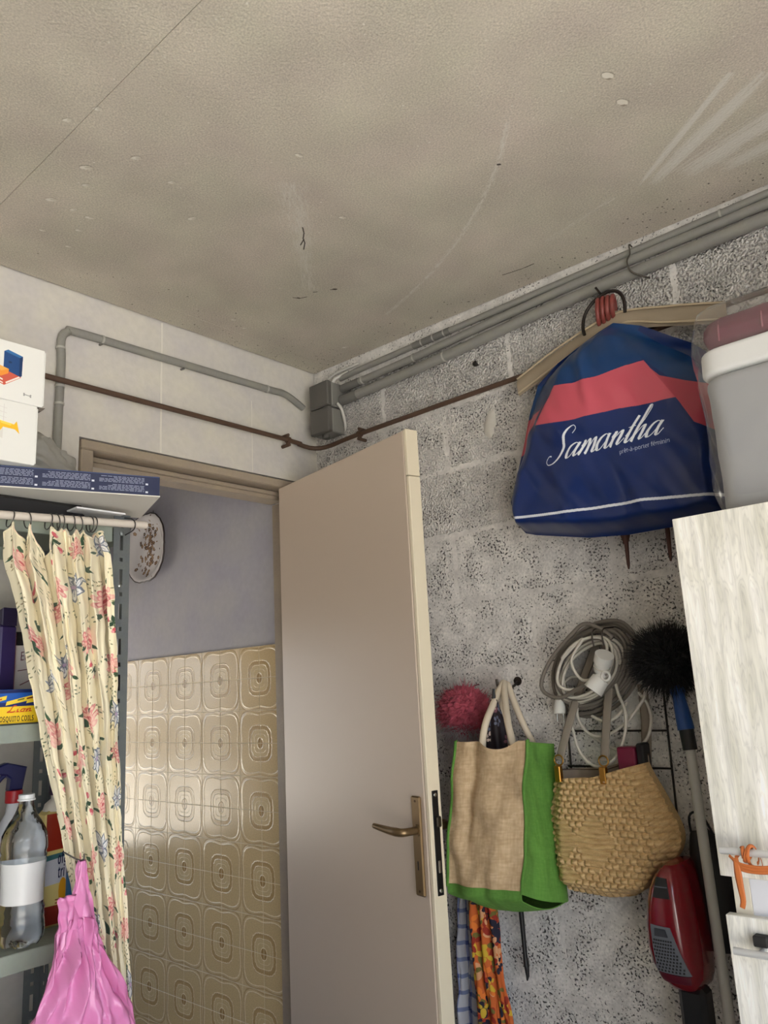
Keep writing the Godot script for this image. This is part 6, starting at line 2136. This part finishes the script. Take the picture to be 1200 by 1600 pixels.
func build_wall_oddments() -> void:
	# blue checked towel
	var im := picture(256, 256, rgb(198, 198, 204))
	var n := noise(0.05, 121, 2)
	for k in 4:
		im.fill_rect(Rect2i(k * 64 + 20, 0, 18, 256), rgb(132, 140, 176))
	for k in 4:
		for x in 256:
			var inside := (x % 64) >= 20 and (x % 64) < 38
			im.fill_rect(Rect2i(x, k * 64 + 22, 1, 16), rgb(62, 74, 128) if inside else rgb(128, 138, 174))
	var t := thing("checked_towel", "blue and white checked towel hanging low behind the door's edge", "towel", Vector3(-0.06, 0.3, 0.6))
	obj("cloth", hung_cloth([0.52, 0.68, 0.57, 0.66], [0.24, 1.12], 0.055, 2.2, 0.012, 5, null, Vector2(1.6, 5.5)), printed(im, 0.9), t, -t.position)
	obj("hem", Shape.new().tube([wp(0.525, 0.242, 0.058), wp(0.60, 0.242, 0.070), wp(0.675, 0.242, 0.058)], 0.004, 6).done(), mat(rgb(198, 198, 204), 0.9), t, -t.position)
	# orange flowered apron
	var im2 := picture(512, 512, rgb(196, 96, 40))
	var rr := rand(9)
	for k in 150:
		var p := Vector2(rr.randf() * 512, rr.randf() * 512)
		var c: Color = [rgb(28, 24, 44), rgb(222, 120, 44), rgb(204, 168, 48), rgb(214, 156, 112), rgb(110, 100, 42), rgb(150, 44, 26), rgb(30, 26, 46)][rr.randi() % 7]
		var a := rr.randf() * TAU
		for j in 3:
			disc(im2, p + Vector2(20, 0).rotated(a + j * 2.1), rr.randf_range(12, 24), c, 0.6, a + j * 2.1)
	var t2 := thing("flowered_apron", "orange and black flowered apron hanging under the jute bag", "apron", Vector3(-0.07, 0.25, 0.7))
	obj("cloth", hung_cloth([0.635, 0.765, 0.628, 0.672], [0.22, 1.10], 0.105, 2.6, 0.014, 6, null, Vector2(0.9, 3.2)), printed(im2, 0.85), t2, -t2.position)
	obj("waist_tie", Shape.new().tube(curve([wp(0.640, 0.98, 0.06), wp(0.628, 0.80, 0.055), wp(0.632, 0.60, 0.06), wp(0.640, 0.42, 0.06)], 0.03), 0.006, 7, false, 0.3, Vector3(1, 0, 0)).done(), mat(rgb(94, 26, 20), 0.8), t2, -t2.position)
	# black stick ending in a hook below the jute bag
	var st := thing("black_stick", "thin black stick pointing down below the green bag", "stick", Vector3(-0.05, 0.64, 0.745))
	obj("shaft", Shape.new().tube([wp(0.748, 1.08, 0.045), wp(0.742, 0.80, 0.045), wp(0.744, 0.70, 0.046), wp(0.7455, 0.672, 0.046)], [0.008, 0.0065, 0.0055, 0.0075], 8).done(), mat(rgb(22, 21, 22), 0.5), st, -st.position)
	obj("tip", Shape.new().tube([wp(0.7455, 0.674, 0.046), wp(0.7465, 0.650, 0.046), wp(0.744, 0.640, 0.046)], [0.0068, 0.0045, 0.002], 8).done(), mat(rgb(30, 29, 30), 0.5), st, -st.position)
	# wire rack and its strap
	var wire := mat(rgb(54, 48, 44), 0.5, 0.5)
	var rk := thing("wire_rack", "thin dark wire rack hung flat on the wall behind the straw bag", "rack", Vector3(-0.01, 0.98, 1.05))
	var ra := -rk.position
	for z in [[0.905, 1.32], [1.167, 1.33]]:
		obj("upright", Shape.new().tube([wp(z[0] + 0.004, z[1], 0.010), wp(z[0] - 0.002, 0.985, 0.010)], 0.0026, 7).done(), wire, rk, ra)
	for y in [1.237, 1.152, 1.025]:
		obj("crossbar", Shape.new().tube([wp(0.900, y, 0.0145), wp(1.170, y, 0.0145)], 0.0024, 7).done(), wire, rk, ra)
	var wb := obj("webbing_strap", Shape.new().tube(curve([wp(1.128, 1.345, 0.026), wp(1.126, 1.25, 0.028), wp(1.112, 1.12, 0.030), wp(1.105, 1.00, 0.026), wp(1.10, 0.93, 0.022)], 0.02), 0.0125, 8, false, 0.14, Vector3(1, 0, 0)).done(), mat(rgb(138, 126, 112), 0.85))
	tag(wb, "flat taupe webbing strap hanging beside the straw bag", "strap")
	# old nail and a dab of filler on the wall
	var nl := obj("wall_nail", Shape.new().tube(curve([wp(0.712, 2.318, 0.0), wp(0.716, 2.306, 0.016), wp(0.724, 2.296, 0.022), wp(0.734, 2.297, 0.020)], 0.005), 0.0042, 7).done(), mat(rgb(40, 34, 30), 0.6, 0.3))
	tag(nl, "bent dark nail in the block wall above the door", "nail")
	var nz := noise(2.0, 131, 2)
	var fl := obj("filler_patch", Shape.new().grid(28, 6, func(u, v):
		var a: float = u * TAU
		var r: float = v * (1.0 + 0.25 * nz.get_noise_2d(cos(a), sin(a)))
		return wp(0.745 + sin(a) * r * 0.022 + cos(a) * r * 0.008, 2.108 + cos(a) * r * 0.042, 0.0065 * (1.0 - v * v) + 0.001), true).done(), shared.white_wall)
	tag(fl, "smooth oval filler patch on the block wall beside the door top", "filler patch")
